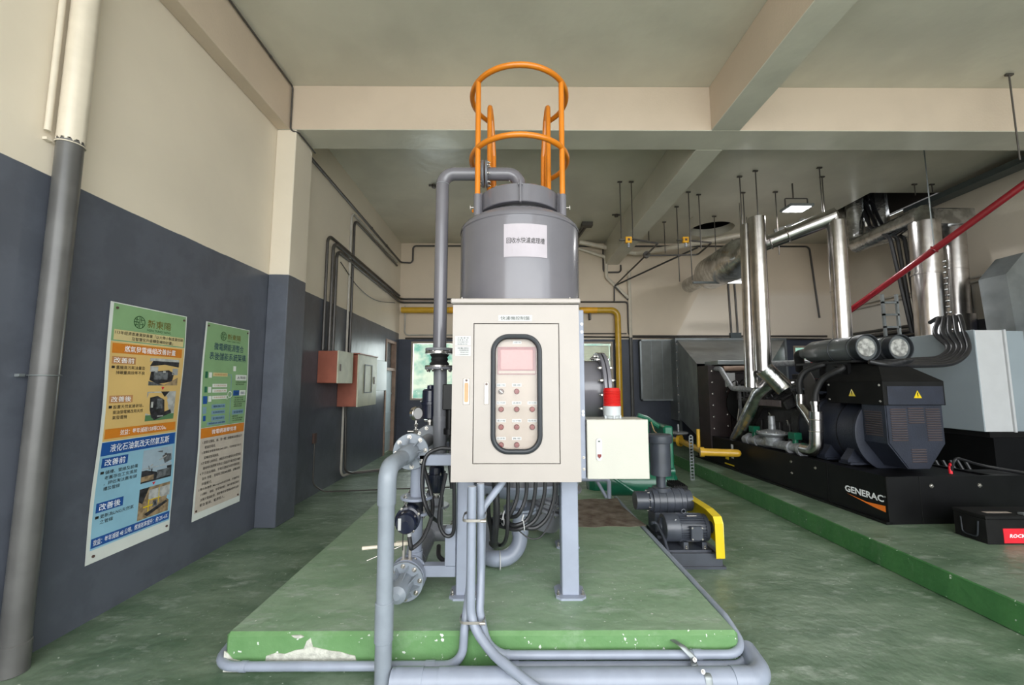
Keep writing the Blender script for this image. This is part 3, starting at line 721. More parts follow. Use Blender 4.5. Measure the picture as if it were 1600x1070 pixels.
# middle vertical pipe (drops from upper branch to lower run) with flange pair and sideways actuator
mp = thing('drop_pipe_branch', 'pale grey drop pipe with flange pair and round navy actuator facing front', 'valve assembly', (-.62, 2.88, .3))
b = MB().cyl((-.625, 2.90, 1.055), (-.625, 2.90, .80), .048, n=24); part('upper_pipe', b, 'skid_grey', mp)
b = MB().cyl((-.632, 2.90, .70), (-.64, 2.90, .325), .048, n=24); b.cyl((-.636, 2.90, .45), (-.64, 2.90, .33), .054, n=24); part('lower_pipe', b, 'skid_grey', mp)
fl = flange(mp, (-.628, 2.90, .785), (0, 0, 1), .108, .018, .045, 4, 'skid_grey', 2, ph=.8)
fl = flange(mp, (-.63, 2.90, .69), (0, 0, 1), .108, .018, .045, 4, 'skid_grey', 1, ph=.8)
b = MB().cyl((-.63, 2.90, .70), (-.63, 2.90, .79), .058, n=24); part('valve_body', b, 'gasket_black', mp)
for k in range(4):
    t = .8+PI/2*k; b = MB().cyl((-.63+.088*math.cos(t), 2.9+.088*math.sin(t), .69), (-.63+.088*math.cos(t), 2.9+.088*math.sin(t), .80), .007); part('stud', b, 'steel_bolt', mp)
ca = V((-.650, 2.83, .705)); aa = V((.06, -1, -.02)).normalized()
b = MB().lathe(ca, aa, [(.03, -.03), (.058, 0), (.07, .01), (.07, .10), (.078, .105), (.078, .125), (.066, .13), (.064, .185), (.055, .197), (.02, .199), (.02, .205), (0, .205)], 36); ac = part('actuator', b, 'actuator_navy', mp)
bolt_circle(ac, ca+aa*.125, aa, .077, 4, .006, .01, .5)
b = MB().obox(ca+aa*.20+V((-.034, 0, 0)), (.018, .003, .07), (1, .06, 0), (-.06, 1, 0)); part('label_plate', b, 'white_label', ac)
b = MB().cyl(ca+aa*.10+V((.01, 0, -.07)), ca+aa*.10+V((.01, 0, -.105)), .014); part('cable_gland', b, 'white_label', ac)
b = MB().cyl(ca+aa*.15+V((-.02, 0, -.06)), ca+aa*.15+V((-.02, 0, -.17)), .003); part('lead_wire', b, 'hose_black', ac)
def hose(pts, r, label, m='hose_black', group='black cable hoses around the cabinet'):
    b = MB().hose(pts, r, 10, 8); return solo('cable_hose', b, m, label, 'cable hose', group=group)
h0 = ca+aa*.10+V((.01, 0, -.106))
hose([h0, h0+V((.015, -.02, -.05)), (-.61, 2.72, .53), (-.55, 2.76, .58), (-.51, 2.82, .70), (-.53, 2.9, .80), (-.59, 2.9, 1.00)], .0135, 'black hose looping down from the round actuator and up again')
# lower run
lr = thing('lower_pipe_run', 'lower grey pipe run with bolted flanges low over the platform', 'pipe', (PXX, 3.0, .2))
zl = .325
b = MB().cyl((PXX, 2.86, zl), (PXX, 3.40, zl), .062, n=28); b.cyl((PXX, 3.05, zl), (PXX, 3.13, zl), .068, n=28); part('pipe_run', b, 'pipe_grey', lr)
b = MB().tube([(PXX, 3.36, zl), (PXX, 3.50, zl+.03), (-.46, 3.5, zl+.03)], .062, .1, 24); part('tee', b, 'pipe_grey', lr)
b = MB().cyl((-.60, 3.5, zl+.03), (-.60, 3.5, .56), .055, n=24); part('tee_branch', b, 'pipe_grey', lr)
flange(lr, (-.46, 3.5, zl+.03), (1, 0, 0), .10)
fz = flange(lr, (-.60, 3.5, .56), (0, 0, 1), .105)
flange(lr, (PXX, 2.835, zl), (0, 1, 0), .118, .02, .06, 8, 'skid_grey', 1)
flange(lr, (PXX, 2.72, zl), (0, 1, 0), .118, .02, .05, 8, 'pvc_grey', 1, ph=.1)
b = MB().cyl((PXX, 2.741, zl), (PXX, 2.833, zl), .062, n=32); b.lathe((PXX, 2.755, zl), (0, 1, 0), [(.06, 0), (.118, 0), (.118, .045), (.06, .045)], 40); part('valve_body', b, 'skid_grey', lr)
b = MB().lathe((PXX, 2.56, zl), (0, 1, 0), [(.02, -.02), (.05, 0), (.058, .03), (.058, .16)], 28); part('end_cap', b, 'pvc_grey', lr)
for k in range(8):
    t = 2*PI*k/8+.5; d = V((math.cos(t), 0, math.sin(t))); b = MB(); c = V((PXX, 2.70, zl))
    b.prism([c+d*.055+V((0, -.09, 0)), c+d*.055+V((0, .02, 0)), c+d*.10+V((0, .02, 0))], d.cross(V((0, 1, 0)))*.006); part('rib', b, 'pvc_grey', lr)
b = MB(); b.box(PXX-.028, PXX-.012, 2.765, 2.785, .44, .535, .002); b.box(PXX+.012, PXX+.028, 2.765, 2.785, .44, .535, .002); b.box(PXX-.035, PXX+.035, 2.76, 2.79, .43, .445); part('valve_neck', b, 'latch_chrome', lr)
b = MB(); b.obox((PXX-.02, 2.76, .545), (.10, .035, .022), (1, 0, .08), (0, 1, 0), .004); b.tube([(PXX-.06, 2.76, .54), (PXX-.13, 2.75, .53), (PXX-.27, 2.73, .525)], .011, .02, 10); hd = part('valve_lever', b, 'cream_pipe', lr, 'cream lever handle')
b = MB().cyl((PXX-.03, 2.755, .53), (PXX-.235, 2.72, .455), .004); part('trigger_rod', b, 'steel_bolt', hd)
# second navy actuator deeper inside
sa = thing('inner_valve', 'upright navy actuator half hidden beside the left tank leg', 'valve assembly', (-.60, 3.5, .58))
b = MB().cyl((-.60, 3.5, .58), (-.60, 3.5, .64), .06, n=24); part('valve_body', b, 'pipe_grey', sa)
actuator(sa, (-.60, 3.5, .64), (0, 0, 1), .062, .21, .04)
b = MB().lathe((-.54, 3.35, .93), (0, 0, 1), [(.05, 0), (.10, 0), (.10, .014), (.05, .014)], 24); part('flange', b, 'pipe_grey', sa)
ra = thing('rear_valve', 'dark actuator in the gap just left of the control cabinet', 'valve assembly', (-.46, 3.15, 1.2))
b = MB().box(-.50, -.40, 3.1, 3.2, 1.36, 1.55, .006); b.cyl((-.45, 3.15, 1.2), (-.45, 3.15, 1.36), .03); b.cyl((-.45, 3.15, 1.18), (-.45, 3.15, 1.22), .045); part('actuator', b, 'black_paint', ra)
# bracket frame
bf = thing('bracket_frame', 'light grey square-tube bracket frame beside the left tank leg', 'bracket', (-.45, 2.85, .2))
b = MB().box(-.60, -.347, 2.81, 2.88, 1.015, 1.085, .004); part('upper_bar', b, 'skid_grey', bf)
b = MB().box(-.56, -.35, 2.81, 2.88, .315, .385, .004); part('lower_bar', b, 'skid_grey', bf)
b = MB().box(-.42, -.35, 2.80, 2.87, .386, .62, .004); part('upright', b, 'skid_grey', bf)
hose([(-.60, 3.40, 1.40), (-.50, 3.30, 1.36), (-.44, 3.18, 1.18), (-.44, 3.1, .99), (-.42, 3.1, .80)], .014, 'black hose curving from the upright actuator behind the cabinet edge')
hose([(-.38, 2.84, 1.12), (-.48, 2.83, 1.12), (-.56, 2.80, 1.06), (-.565, 2.77, .86), (-.52, 2.78, .72), (-.50, 3.0, .60)], .013, 'black hose bending over the upper bracket bar then down')
hose([(-.41, 2.74, .98), (-.44, 2.74, .82), (-.45, 2.74, .68), (-.41, 2.74, .60), (-.36, 2.74, .615), (-.355, 2.74, .75), (-.36, 2.74, .98)], .012, 'black hose forming a narrow U beside the left tank leg')
hose([(-.385, 2.83, .37), (-.42, 2.9, .37), (-.48, 2.95, .39), (-.50, 3.05, .42)], .015, 'short black hose stub above the lower bracket bar')
# dark hoses hanging under the cabinet
hp = [([(-.098, 2.72, .98), (-.085, 2.73, .75), (-.10, 2.8, .55), (-.10, 2.95, .46), (-.13, 3.1, .42)], .021, 'ribbed black hose hanging thick and leftmost under the cabinet'),
      ([(-.01, 2.72, .98), (-.012, 2.72, .80), (-.02, 2.74, .60), (-.055, 2.9, .48), (-.10, 3.05, .44)], .0125, 'straight black hose next right of the thick ribbed one'),
      ([(.045, 2.72, .98), (.045, 2.72, .84), (.0, 2.72, .73), (-.04, 2.8, .70), (-.12, 3.0, .62)], .0125, 'black hose curving in the tightest bow under the cabinet'),
      ([(.105, 2.72, .98), (.10, 2.72, .84), (.05, 2.72, .73), (-.02, 2.8, .69), (-.10, 3.0, .60)], .0125, 'second tightest of the bowed black hoses under the cabinet'),
      ([(.165, 2.72, .98), (.155, 2.72, .84), (.115, 2.72, .71), (.03, 2.72, .665), (-.05, 2.82, .66), (-.12, 3.0, .62)], .0125, 'middle of the bowed black hoses under the cabinet'),
      ([(.225, 2.72, .98), (.215, 2.72, .84), (.16, 2.72, .70), (.05, 2.71, .645), (-.04, 2.8, .63), (-.12, 3.0, .58)], .0125, 'second widest of the bowed black hoses under the cabinet'),
      ([(.283, 2.72, .98), (.28, 2.72, .84), (.24, 2.72, .72), (.17, 2.72, .655), (.10, 2.72, .65), (.0, 2.85, .63), (-.12, 3.0, .6)], .0135, 'widest bowed black hose, rightmost under the cabinet'),
      ([(.31, 2.75, .93), (.29, 2.75, .76), (.21, 2.75, .60), (.13, 2.75, .575), (.05, 2.75, .63), (-.02, 2.8, .68)], .0045, 'thin dark wire sagging lowest beneath the black hoses'),
      ([(-.14, 2.95, .98), (-.15, 2.95, .7), (-.13, 3.0, .55), (-.13, 3.1, .45)], .016, 'black hose behind the ribbed one, by the conduits')]
for p, r, l in hp:
    if r == .021:
        c = catmull(p, 24); b = MB().sweep(c, [r*(1+.07*(i % 2)) for i in range(len(c))], 12); solo('cable_hose', b, 'hose_black', l, 'cable hose', group='black cable hoses around the cabinet')
    else: hose(p, r, l)
b = MB().ring((.085, 2.72, .665), (1, .1, .1), .034, .003); b.cyl((.075, 2.70, .70), (.085, 2.69, .74), .004); solo('cable_tie', b, 'white_label', 'white cable tie around the bowed hoses, mid bundle', 'cable tie', group='white cable ties')
b = MB().ring((-.05, 2.80, .68), (1, .3, .1), .04, .003); b.cyl((-.05, 2.75, .69), (-.035, 2.74, .75), .004); solo('cable_tie', b, 'white_label', 'white cable tie at the left end of the bowed hoses', 'cable tie', group='white cable ties')

# ---------------------------------------------------------------- conduits running down to the floor and around the platform
def conduit(pts, r, bend, label, name='conduit_pipe', m='pvc_light', couplings=(), cat='conduit', n=16):
    pts = [V(p) for p in pts]; zmin = min(p.z for p in pts)-r
    o = thing(name, label, cat, (pts[0].x, pts[0].y, max(zmin, 0)))
    b = MB().tube(pts, r, bend, n, 9); part('pipe_run', b, m, o)
    for (a, d) in couplings: a = V(a); d = V(d); b = MB().cyl(a, d, r*1.14, n=n); part('coupling', b, m, o)
    return o
conduit([(-.225, 2.485, .95), (-.225, 2.485, .42), (-.245, 2.385, .25), (-.255, 2.38, .056), (-1.58, 2.38, .056), (-1.62, 2.62, .056), (-1.62, 5.5, .056)], .0235, .16, 'grey conduit leaving left along the foot of the platform', couplings=[((-.45, 2.38, .056), (-.40, 2.38, .056)), ((-1.40, 2.38, .056), (-1.43, 2.38, .056))])
conduit([(-.212, 2.40, .98), (-.212, 2.375, .27), (-.09, 2.29, .17), (.06, 2.17, .13), (.35, 2.02, .03), (1.1, 1.7, .03)], .0245, .25, 'front grey conduit swinging right over the big floor pipe')
conduit([(-.170, 2.47, .98), (-.165, 2.47, .50), (-.165, 2.40, .32), (-.11, 2.385, .106), (1.285, 2.385, .106), (1.282, 2.62, .17), (1.282, 5.2, .18)], .022, .15, 'grey conduit turning right, upper of two along the platform front', couplings=[((.98, 2.385, .106), (1.03, 2.385, .106)), ((-.02, 2.385, .106), (.0, 2.385, .106))])
conduit([(.0, 2.385, .052), (1.30, 2.385, .052), (1.31, 2.62, .06), (1.33, 5.0, .03)], .022, .12, 'lower grey conduit along the platform front, right side', couplings=[((.98, 2.385, .052), (1.03, 2.385, .052)), ((-.0, 2.385, .052), (.05, 2.385, .052))])
conduit([(-.03, 2.62, .99), (-.05, 2.60, .95), (-.160, 2.515, .83), (-.165, 2.51, .40), (-.165, 2.46, .32)], .0215, .06, 'corrugated grey flexible conduit joining the bundle below the cabinet')
bg = thing('floor_pipe', 'fat grey plastic pipe lying on the floor in front of the platform', 'pipe', (.3, 2.29, 0))
b = MB().tube([(-.60, 2.27, .056), (1.30, 2.27, .056), (1.33, 2.50, .056)], .055, .11, 24, 10); part('pipe_run', b, 'pvc_light', bg)
for x0, x1 in ((-.58, -.44), (-.36, -.02), (1.13, 1.22)): b = MB().cyl((x0, 2.27, .058), (x1, 2.27, .058), .0575, n=24); part('coupling', b, 'pvc_light', bg)
for z, l in ((.80, 'upper metal strap around the grey conduits below the cabinet'), (.285, 'lower metal strap around the grey conduits near the platform edge')):
    b = MB(); lo = rrect(-.198 if z > .3 else -.203, 2.435 if z > .3 else 2.385, .130 if z > .3 else .135, .155 if z > .3 else .095, .03, 4); b.ringplate([(p[0], p[1], z) for p in lo], [(-.203+(p[0]+.203)*.96, 2.385+(p[1]-2.385)*.99 if z < .3 else 2.435+(p[1]-2.435)*.97, z) for p in lo], (0, 0, .014)); b.cyl((-.16, (2.352 if z > .3 else 2.335), z+.007), (-.13, (2.352 if z > .3 else 2.335), z+.007), .008)
    solo('pipe_strap', b, 'latch_chrome', l, 'strap')
st = thing('strut_clamp', 'slotted metal strap clamping the conduits at the platform front', 'clamp', (.97, 2.36, .0))
b = MB(); 
b.sweep(fillet([(.95, 2.418, .16), (.955, 2.36, .165), (.965, 2.33, .12), (.965, 2.345, .08), (.97, 2.30, .07), (.97, 2.225, .115), (.97, 2.205, .02)], .02, 4), .0035, 6)
o_ = len(b.v); b.v = [(.965+(x-.965)*5.0, y, z) for x, y, z in b.v]; part('strap', b, 'galvanised', st)
for z, y in ((.118, 2.335), (.06, 2.33), (.12, 2.24)): bolt(st, (.965, y-.012, z), (0, -1, .4), .007, .012)
#@@LEFTWALL
# ---------------------------------------------------------------- posters on the left wall
def poster(name_label, y0, y1, z0, z1, seed, cat='poster'):
    """returns thing and f(u, v): u to the right, v down, both 0..1"""
    W, H = y1-y0, z1-z0; rr = random.Random(seed); p1, p2 = rr.random()*6, rr.random()*6
    def f(u, v, lift=0.0):
        d = .012+.007*math.sin(5.2*v+p1+u*1.2)+.004*math.sin(11*v+p2)*(2*u-1)
        edge = .004*math.sin(7*v+p1)*(.5-u)
        return V((LX+d+lift, y0+u*W+edge, z1-v*H))
    t = thing('wall_poster', name_label, cat, (LX, (y0+y1)/2, z0), 'tall posters on the left wall')
    n, m = 6, 40; b = MB(); vs = []; fs = []
    for k in (0, 1):
        for j in range(m+1):
            for i in range(n+1): vs.append(f(i/n, j/m, -.0012*k))
    N = (n+1)*(m+1)
    for j in range(m):
        for i in range(n):
            a = j*(n+1)+i; fs += [[a, a+1, a+n+2, a+n+1], [N+a, N+a+n+1, N+a+n+2, N+a+1]]
    b.add(vs, fs); part('sheet', b, 'poster_white', t)
    return t, f
def panel(t, f, u0, u1, v0, v1, m, name, lift=.0012, n=4, k=None):
    b = MB(); k = k or max(1, int((v1-v0)*40)); vs = [f(u0+(u1-u0)*i/n, v0+(v1-v0)*j/k, lift) for j in range(k+1) for i in range(n+1)]
    b.add(vs, [[j*(n+1)+i, j*(n+1)+i+1, (j+1)*(n+1)+i+1, (j+1)*(n+1)+i] for j in range(k) for i in range(n)])
    return part(name, b, m, t)
def words(t, f, lines, m, name, bold=.0, lift=.0034):
    b = MB()
    for (s, u0, u1, v0, v1) in lines: text(b, s, u0, u1, -v1, -v0, lambda u, v: f(u, -v, lift), bold)
    return part(name, b, m, t)
def logo(t, f, cu, cv, ru, asp, m):
    b = MB(); lf = .0034
    def g(x, y): return f(cu+x*ru, cv-y*ru*asp, lf)
    def band(poly): b.add([g(*p) for p in poly], [list(range(len(poly)))])
    n = 40
    b.add([g(math.cos(2*PI*i/n)*r, math.sin(2*PI*i/n)*r) for r in (1, .88) for i in range(n)], [[i, (i+1) % n, n+(i+1) % n, n+i] for i in range(n)])
    for (x0, x1, y0, y1) in ((-.05, .05, -.85, .85), (-.9, -.1, -.06, .06), (-.55, -.45, .1, .75), (-.3, -.2, -.8, .0), (.25, .35, .0, .8), (.1, .85, .35, .45), (.1, .8, -.35, -.25), (.5, .6, -.7, .0), (-.75, -.2, .35, .45), (-.8, -.25, -.45, -.35), (-.65, -.55, -.65, -.1)):
        band([(x0, y0), (x1, y0), (x1, y1), (x0, y1)])
    return part('round_logo', b, m, t)
def photo(t, f, u0, u1, v0, v1, kind):
    b = MB(); mats = ['ph_light', 'ph_mid', 'ph_dark', 'ph_green', 'ph_tan', 'ph_sky', 'yellow_paint']
    g = lambda x, y, l: f(u0+(u1-u0)*x, v0+(v1-v0)*y, .0014+l*.0004)
    def quad(mi, pts, l): b.mi = mi; b.add([g(x, y, l) for x, y in pts], [list(range(len(pts)))])
    def R(mi, x0, x1, y0, y1, l): quad(mi, [(x0, y0), (x1, y0), (x1, y1), (x0, y1)], l)
    if kind == 0:
        R(1, 0, 1, 0, 1, 0); R(0, .0, 1, .0, .12, 1); quad(2, [(.1, .1), (1, .1), (1, .3), (.5, .22), (0, .3)], 2); R(0, .02, .28, .3, .5, 2); quad(2, [(.05, .5), (.65, .42), (.85, .55), (.8, .85), (.3, .95), (.02, .8)], 3); R(1, .15, .62, .5, .78, 4); R(0, .18, .26, .45, .52, 5); R(0, .45, .54, .45, .52, 5); quad(4, [(.5, 1), (1, .7), (1, 1)], 4); R(0, .78, .98, .35, .6, 3)
    elif kind == 1:
        R(0, 0, 1, 0, 1, 0); R(3, 0, 1, .8, 1, 1); quad(2, [(.1, .2), (.35, .15), (.6, .3), (.65, .8), (.2, .9), (.12, .6)], 2); R(1, .35, .55, .25, .6, 3); quad(2, [(.2, .85), (.85, .65), (.9, .78), (.3, .99)], 3); R(0, .8, .95, .05, .6, 4); quad(2, [(.45, .0), (.75, .0), (.6, .2)], 2); R(0, .15, .22, .35, .55, 4); R(0, .4, .6, .84, .88, 4)
    elif kind == 2:
        R(5, 0, 1, 0, 1, 0); R(2, .0, 1, .62, 1, 1); R(1, .35, .65, .1, .5, 1); R(1, .7, .8, .2, .5, 1)
        quad(1, [(.2, .5), (.75, .22), (.95, .25), (.98, .45), (.45, .62), (.22, .62)], 2); quad(0, [(.25, .5), (.78, .27), (.8, .3), (.28, .54)], 3); R(0, .0, 1, .56, .58, 3); R(2, .3, .34, .6, .9, 3); R(4, .0, .4, .8, .95, 3); R(1, .5, .95, .7, .95, 3)
    else:
        R(4, 0, 1, 0, 1, 0); quad(2, [(0, 0), (.3, 0), (.12, .5), (0, .4)], 1); R(0, .3, 1, .1, .45, 1); R(6, .3, .33, .4, .8, 2); R(6, .3, .7, .42, .45, 2); R(6, .62, .64, .1, .6, 2); R(6, .15, .6, .6, .64, 3); R(0, .72, .88, .2, .4, 3); quad(2, [(.2, .85), (.9, .6), (.95, .68), (.3, .95)], 3); R(1, .45, .6, .5, .7, 4); R(2, .5, .56, .55, .65, 5)
    return part('photograph', b, mats, t)
t, f = poster('larger wall poster with orange upper half and pale blue lower half', 2.846, 3.52, .372, 2.122, 2)
panel(t, f, .035, .985, .004, .155, 'poster_green', 'green_header'); logo(t, f, .34, .066, .07, .385, 'ink_green')
words(t, f, [('新東陽', .44, .76, .047, .083)], 'ink_gold', 'brand_name', .004); words(t, f, [('HSIN TUNG YANG', .44, .76, .089, .099)], 'ink_green', 'brand_name_english')
panel(t, f, .06, .96, .108, .15, 'poster_paleyellow', 'pale_strip', .002)
words(t, f, [('113年經濟部產業發展署「以大帶小製造業低碳', .07, .95, .112, .127), ('及智慧化升級轉型補助計畫」', .26, .80, .132, .147)], 'ink', 'programme_text', .004)
panel(t, f, .035, .985, .156, .55, 'poster_sand', 'sand_panel'); panel(t, f, .055, .95, .163, .203, 'poster_orange', 'heading_band', .002)
words(t, f, [('燃氣發電機組改善計畫', .19, .85, .170, .196)], 'logo_white', 'heading_text', .004)
panel(t, f, .06, .33, .216, .246, 'poster_brown', 'before_tag', .002); panel(t, f, .06, .33, .372, .402, 'poster_brown', 'after_tag', .002)
words(t, f, [('改善前', .08, .31, .220, .242), ('改善後', .08, .31, .376, .398)], 'logo_white', 'tag_text', .004)
words(t, f, [('■', .06, .095, .254, .264), ('舊機高污耗油量及', .11, .45, .252, .267), ('排碳量高效率不良', .11, .45, .273, .288), ('■', .06, .095, .412, .422), ('設置天然氣接收站，', .11, .47, .410, .425), ('柴油發電機改用天然', .11, .47, .431, .446), ('氣發電機', .11, .28, .452, .467)], 'ink', 'body_text', .003)
photo(t, f, .51, .92, .213, .333, 0); photo(t, f, .51, .92, .360, .487, 1)
words(t, f, [('▼', .69, .735, .340, .353), ('▼', .69, .735, .757, .770)], 'red_label', 'arrow_marks')
panel(t, f, .05, .96, .502, .540, 'poster_orange', 'benefit_band', .002); words(t, f, [('效益：每年減碳158噸CO2e。', .22, .82, .510, .532)], 'logo_white', 'benefit_text', .003)
panel(t, f, .035, .985, .552, .952, 'poster_sky', 'sky_panel'); panel(t, f, .035, .97, .553, .604, 'poster_blue', 'blue_heading_band', .002)
words(t, f, [('液化石油氣改天然氣瓦斯', .13, .88, .563, .594)], 'logo_white', 'blue_heading_text', .004)
panel(t, f, .06, .35, .614, .650, 'poster_blue', 'blue_before_tag', .002); panel(t, f, .06, .35, .782, .818, 'poster_blue', 'blue_after_tag', .002)
words(t, f, [('改善前', .09, .32, .619, .645), ('改善後', .09, .32, .787, .813)], 'logo_white', 'blue_tag_text', .004)
words(t, f, [('■', .06, .095, .664, .674), ('儲槽、管線及設備', .11, .48, .662, .677), ('老舊存在工安風險', .11, .48, .683, .698), ('，評估淘汰舊有儲', .11, .48, .704, .719), ('槽及管線', .11, .29, .725, .740), ('■', .06, .095, .830, .840), ('更新為LNG天然氣', .11, .48, .828, .843), ('之管線', .11, .25, .849, .864)], 'ink', 'blue_body_text', .003)
photo(t, f, .54, .95, .612, .752, 2); photo(t, f, .54, .95, .775, .905, 3)
panel(t, f, .04, .975, .910, .945, 'poster_blue', 'bottom_band', .002); words(t, f, [('效益：每年減碳 48 公噸，燃燒效率提升：約 2%~6%', .06, .95, .916, .939)], 'logo_white', 'bottom_text', .003)
for u, v in ((.07, .022), (.95, .022), (.07, .975), (.95, .975)): b = MB(); c = f(u, v, .002); b.cyl(c, c+V((.006, 0, 0)), .009, n=12); part('wall_screw', b, 'knob_dark', t)
t, f = poster('narrower wall poster with green diagram above and beige text below', 3.752, 4.398, .36, 2.118, 5)
panel(t, f, .03, .98, .004, .545, 'poster_green', 'green_panel'); logo(t, f, .38, .062, .065, .37, 'ink_green')
words(t, f, [('新東陽', .47, .78, .045, .077)], 'ink_gold', 'brand_name', .004); words(t, f, [('HSIN TUNG YANG', .47, .77, .082, .090)], 'ink_green', 'brand_name_english')
words(t, f, [('微電網能源整合', .20, .86, .102, .142), ('表後儲能系統架構', .12, .92, .153, .195)], 'poster_navy', 'title_text', .004)
for (u0, u1, v0, v1, m, s, mt) in ((.22, .52, .262, .282, 'poster_paleyellow', '緊急備用發電機組', 'poster_brown'), (.22, .52, .322, .340, 'poster_white', '交流匯流排系統', 'poster_brown'), (.22, .52, .350, .368, 'poster_white', '太陽能光電', 'poster_brown'), (.22, .52, .385, .403, 'poster_white', '市電併網系統', 'poster_brown'), (.22, .50, .430, .452, 'poster_steel', '儲能櫃系統', 'poster_navy'), (.22, .50, .462, .482, 'poster_steel', '能源管理系統EMS', 'poster_navy'), (.22, .50, .492, .516, 'poster_steel', '電力轉換系統PCS', 'poster_navy'), (.14, .52, .520, .536, 'poster_steel', '微電網控制 儲能運轉', 'poster_navy'),
                                  (.70, .96, .270, .302, 'poster_white', '太陽能', 'ink'), (.66, .95, .358, .388, 'poster_white', '儲 能', 'poster_navy'), (.66, .80, .358, .388, 'poster_blue', '', ''), (.66, .93, .468, .494, 'poster_steel', '發電機組', 'poster_navy')):
    o = panel(t, f, u0, u1, v0, v1, m, 'diagram_box', .002 if s else .0026)
    if s: words(t, f, [(s, u0+.03, u1-.02, v0+(v1-v0)*.25, v1-(v1-v0)*.25)], mt, 'box_text', .0)
words(t, f, [('•自發自用餘電躉售', .70, .95, .308, .316), ('•屋頂型系統', .70, .90, .320, .328), ('•削峰填谷', .68, .9, .396, .404), ('•需量反應', .68, .9, .408, .416), ('•緊急備援供電', .68, .95, .420, .428), ('•虛功補償', .68, .88, .432, .440), ('•頻率調節', .68, .88, .444, .452), ('•備用電源', .66, .8, .500, .508), ('•柴油發電機', .66, .92, .512, .520), ('•天然氣發電', .66, .9, .524, .532)], 'ink', 'note_text')
for (u0, u1, v0, v1, m) in ((.07, .12, .258, .292, 'compressor_green'), (.14, .20, .262, .290, 'poster_white'), (.07, .12, .336, .366, 'compressor_green'), (.14, .20, .338, .368, 'poster_white'), (.05, .13, .385, .425, 'poster_blue'), (.15, .21, .385, .415, 'poster_white'), (.05, .12, .440, .475, 'poster_steel'), (.06, .11, .485, .512, 'poster_blue'), (.60, .612, .275, .54, 'poster_steel'), (.52, .61, .270, .273, 'poster_steel'), (.64, .70, .222, .25, 'poster_white')): panel(t, f, u0, u1, v0, v1, m, 'diagram_icon', .002)
b = MB()
for (cu, cv, r) in ((.585, .380, .05), (.53, .395, .03)): n = 28; b.add([f(cu+r*q*math.cos(2*PI*i/n), cv+r*q*.37*math.sin(2*PI*i/n), .0034) for q in (1, .8) for i in range(n)], [[i, (i+1) % n, n+(i+1) % n, n+i] for i in range(n)])
part('diagram_rings', b, 'poster_white', t)
panel(t, f, .03, .98, .546, .965, 'poster_beige', 'beige_panel'); panel(t, f, .03, .975, .548, .598, 'poster_orange', 'heading_band', .002)
words(t, f, [('微電網運轉情境', .24, .78, .560, .585)], 'logo_white', 'heading_text', .004)
PAR = ['1.建置太陽能、儲、發一體之微電網系統整合示', '範驗證場域。', '2.整體能源管理系統(EMS)運作，可即時監控各項', '設備狀態與調度。', '3.於電價尖峰時段，儲能系統放電降低用電需量', '離峰時段電價較低時由太陽能與市電充電至儲能', '4.平日由太陽能、市電及儲能系統供電調度，', '並依 用電 、發電情況與EMS調整，自動調整', '供電模式。', '5.整合後建構 (Microgrid)系統架構，市電停電', '(1)儲能 、儲能、發電機啟動 ，維持重要設備用', '太陽光電儲能等，搭配備用發電機組提供全廠', '緊急電源、電源投入。']
LN = [.93, .34, .93, .42, .93, .93, .93, .93, .32, .93, .93, .93, .62]
words(t, f, [(s, .07 if s[0] in '12345' and s[1] == '.' else .12, u, .612+.0262*i, .612+.0262*i+.0150) for i, (s, u) in enumerate(zip(PAR, LN))], 'ink', 'paragraph_text', .002)
for u, v in ((.05, .02), (.95, .02), (.06, .955), (.93, .955)): b = MB(); c = f(u, v, .002); b.cyl(c, c+V((.006, 0, 0)), .009, n=12); part('wall_screw', b, 'knob_dark', t)

# drain pipe near the camera
dp = thing('drainpipe', 'fat vertical drainpipe, cream above and dark grey below, at the left edge', 'drainpipe', (-2.69, 2.42, 0))
b = MB().cyl((-2.685, 2.42, 0), (-2.685, 2.42, 3.02), .062, n=32); lp = part('lower_pipe', b, 'pvc_dark', dp)
b = MB().cyl((-2.685, 2.42, 0), (-2.685, 2.42, .16), .067, n=32, bev=.004); part('coupling', b, 'pvc_dark', dp)
b = MB().lathe((-2.685, 2.42, 0), (0, 0, 1), [(.0625, 3.02), (.066, 3.025), (.066, CZ)], 32, False)
n0 = 32
for i in range(n0): x, y, z = b.v[i]; b.v[i] = (x, y, z+.012*math.sin(i*2.3))
part('painted_pipe', b, 'cream_pipe', dp)
for z in (1.60, 3.0):
    b = MB().ring((-2.685, 2.42, z), (0, 0, 1), .066, .004, n=8); b.box(LX+.003, -2.74, 2.34, 2.37, z-.008, z+.008); part('pipe_bracket', b, 'galvanised' if z < 2 else 'cream_pipe', dp)
b = MB().cyl((-2.735, 2.335, 3.04), (-2.735, 2.335, CZ), .016, n=14); solo('thin_wall_pipe', b, 'cream_pipe', 'thin cream pipe beside the upper part of the fat drainpipe', 'pipe')
# electrical boxes
eb = thing('electrical_box', 'rust-coloured electrical box nearest the camera on the left wall', 'electrical box', (-2.63, 6.2, 1.55))
b = MB().box(LX, -2.485, 6.0, 6.55, 1.565, 2.03, .006); part('body', b, 'box_rust', eb)
b = MB().box(-2.488, -2.47, 5.99, 6.56, 1.56, 2.035, .004); part('door', b, 'box_stripe', eb, 'cream door')
b = MB().box(-2.472, -2.463, 6.06, 6.09, 1.74, 1.84, .002); part('latch_handle', b, 'knob_dark', eb)
b = MB().cyl((-2.62, 6.2, 2.03), (-2.62, 6.2, 2.05), .02); part('cable_gland', b, 'knob_dark', eb)
eb = thing('electrical_box', 'deeper rust-sided electrical box behind the first, with cream door', 'electrical box', (-2.6, 7.2, 1.2))
b = MB().box(LX, -2.455, 6.72, 7.62, 1.19, 2.02, .006); part('body', b, 'box_rust', eb)
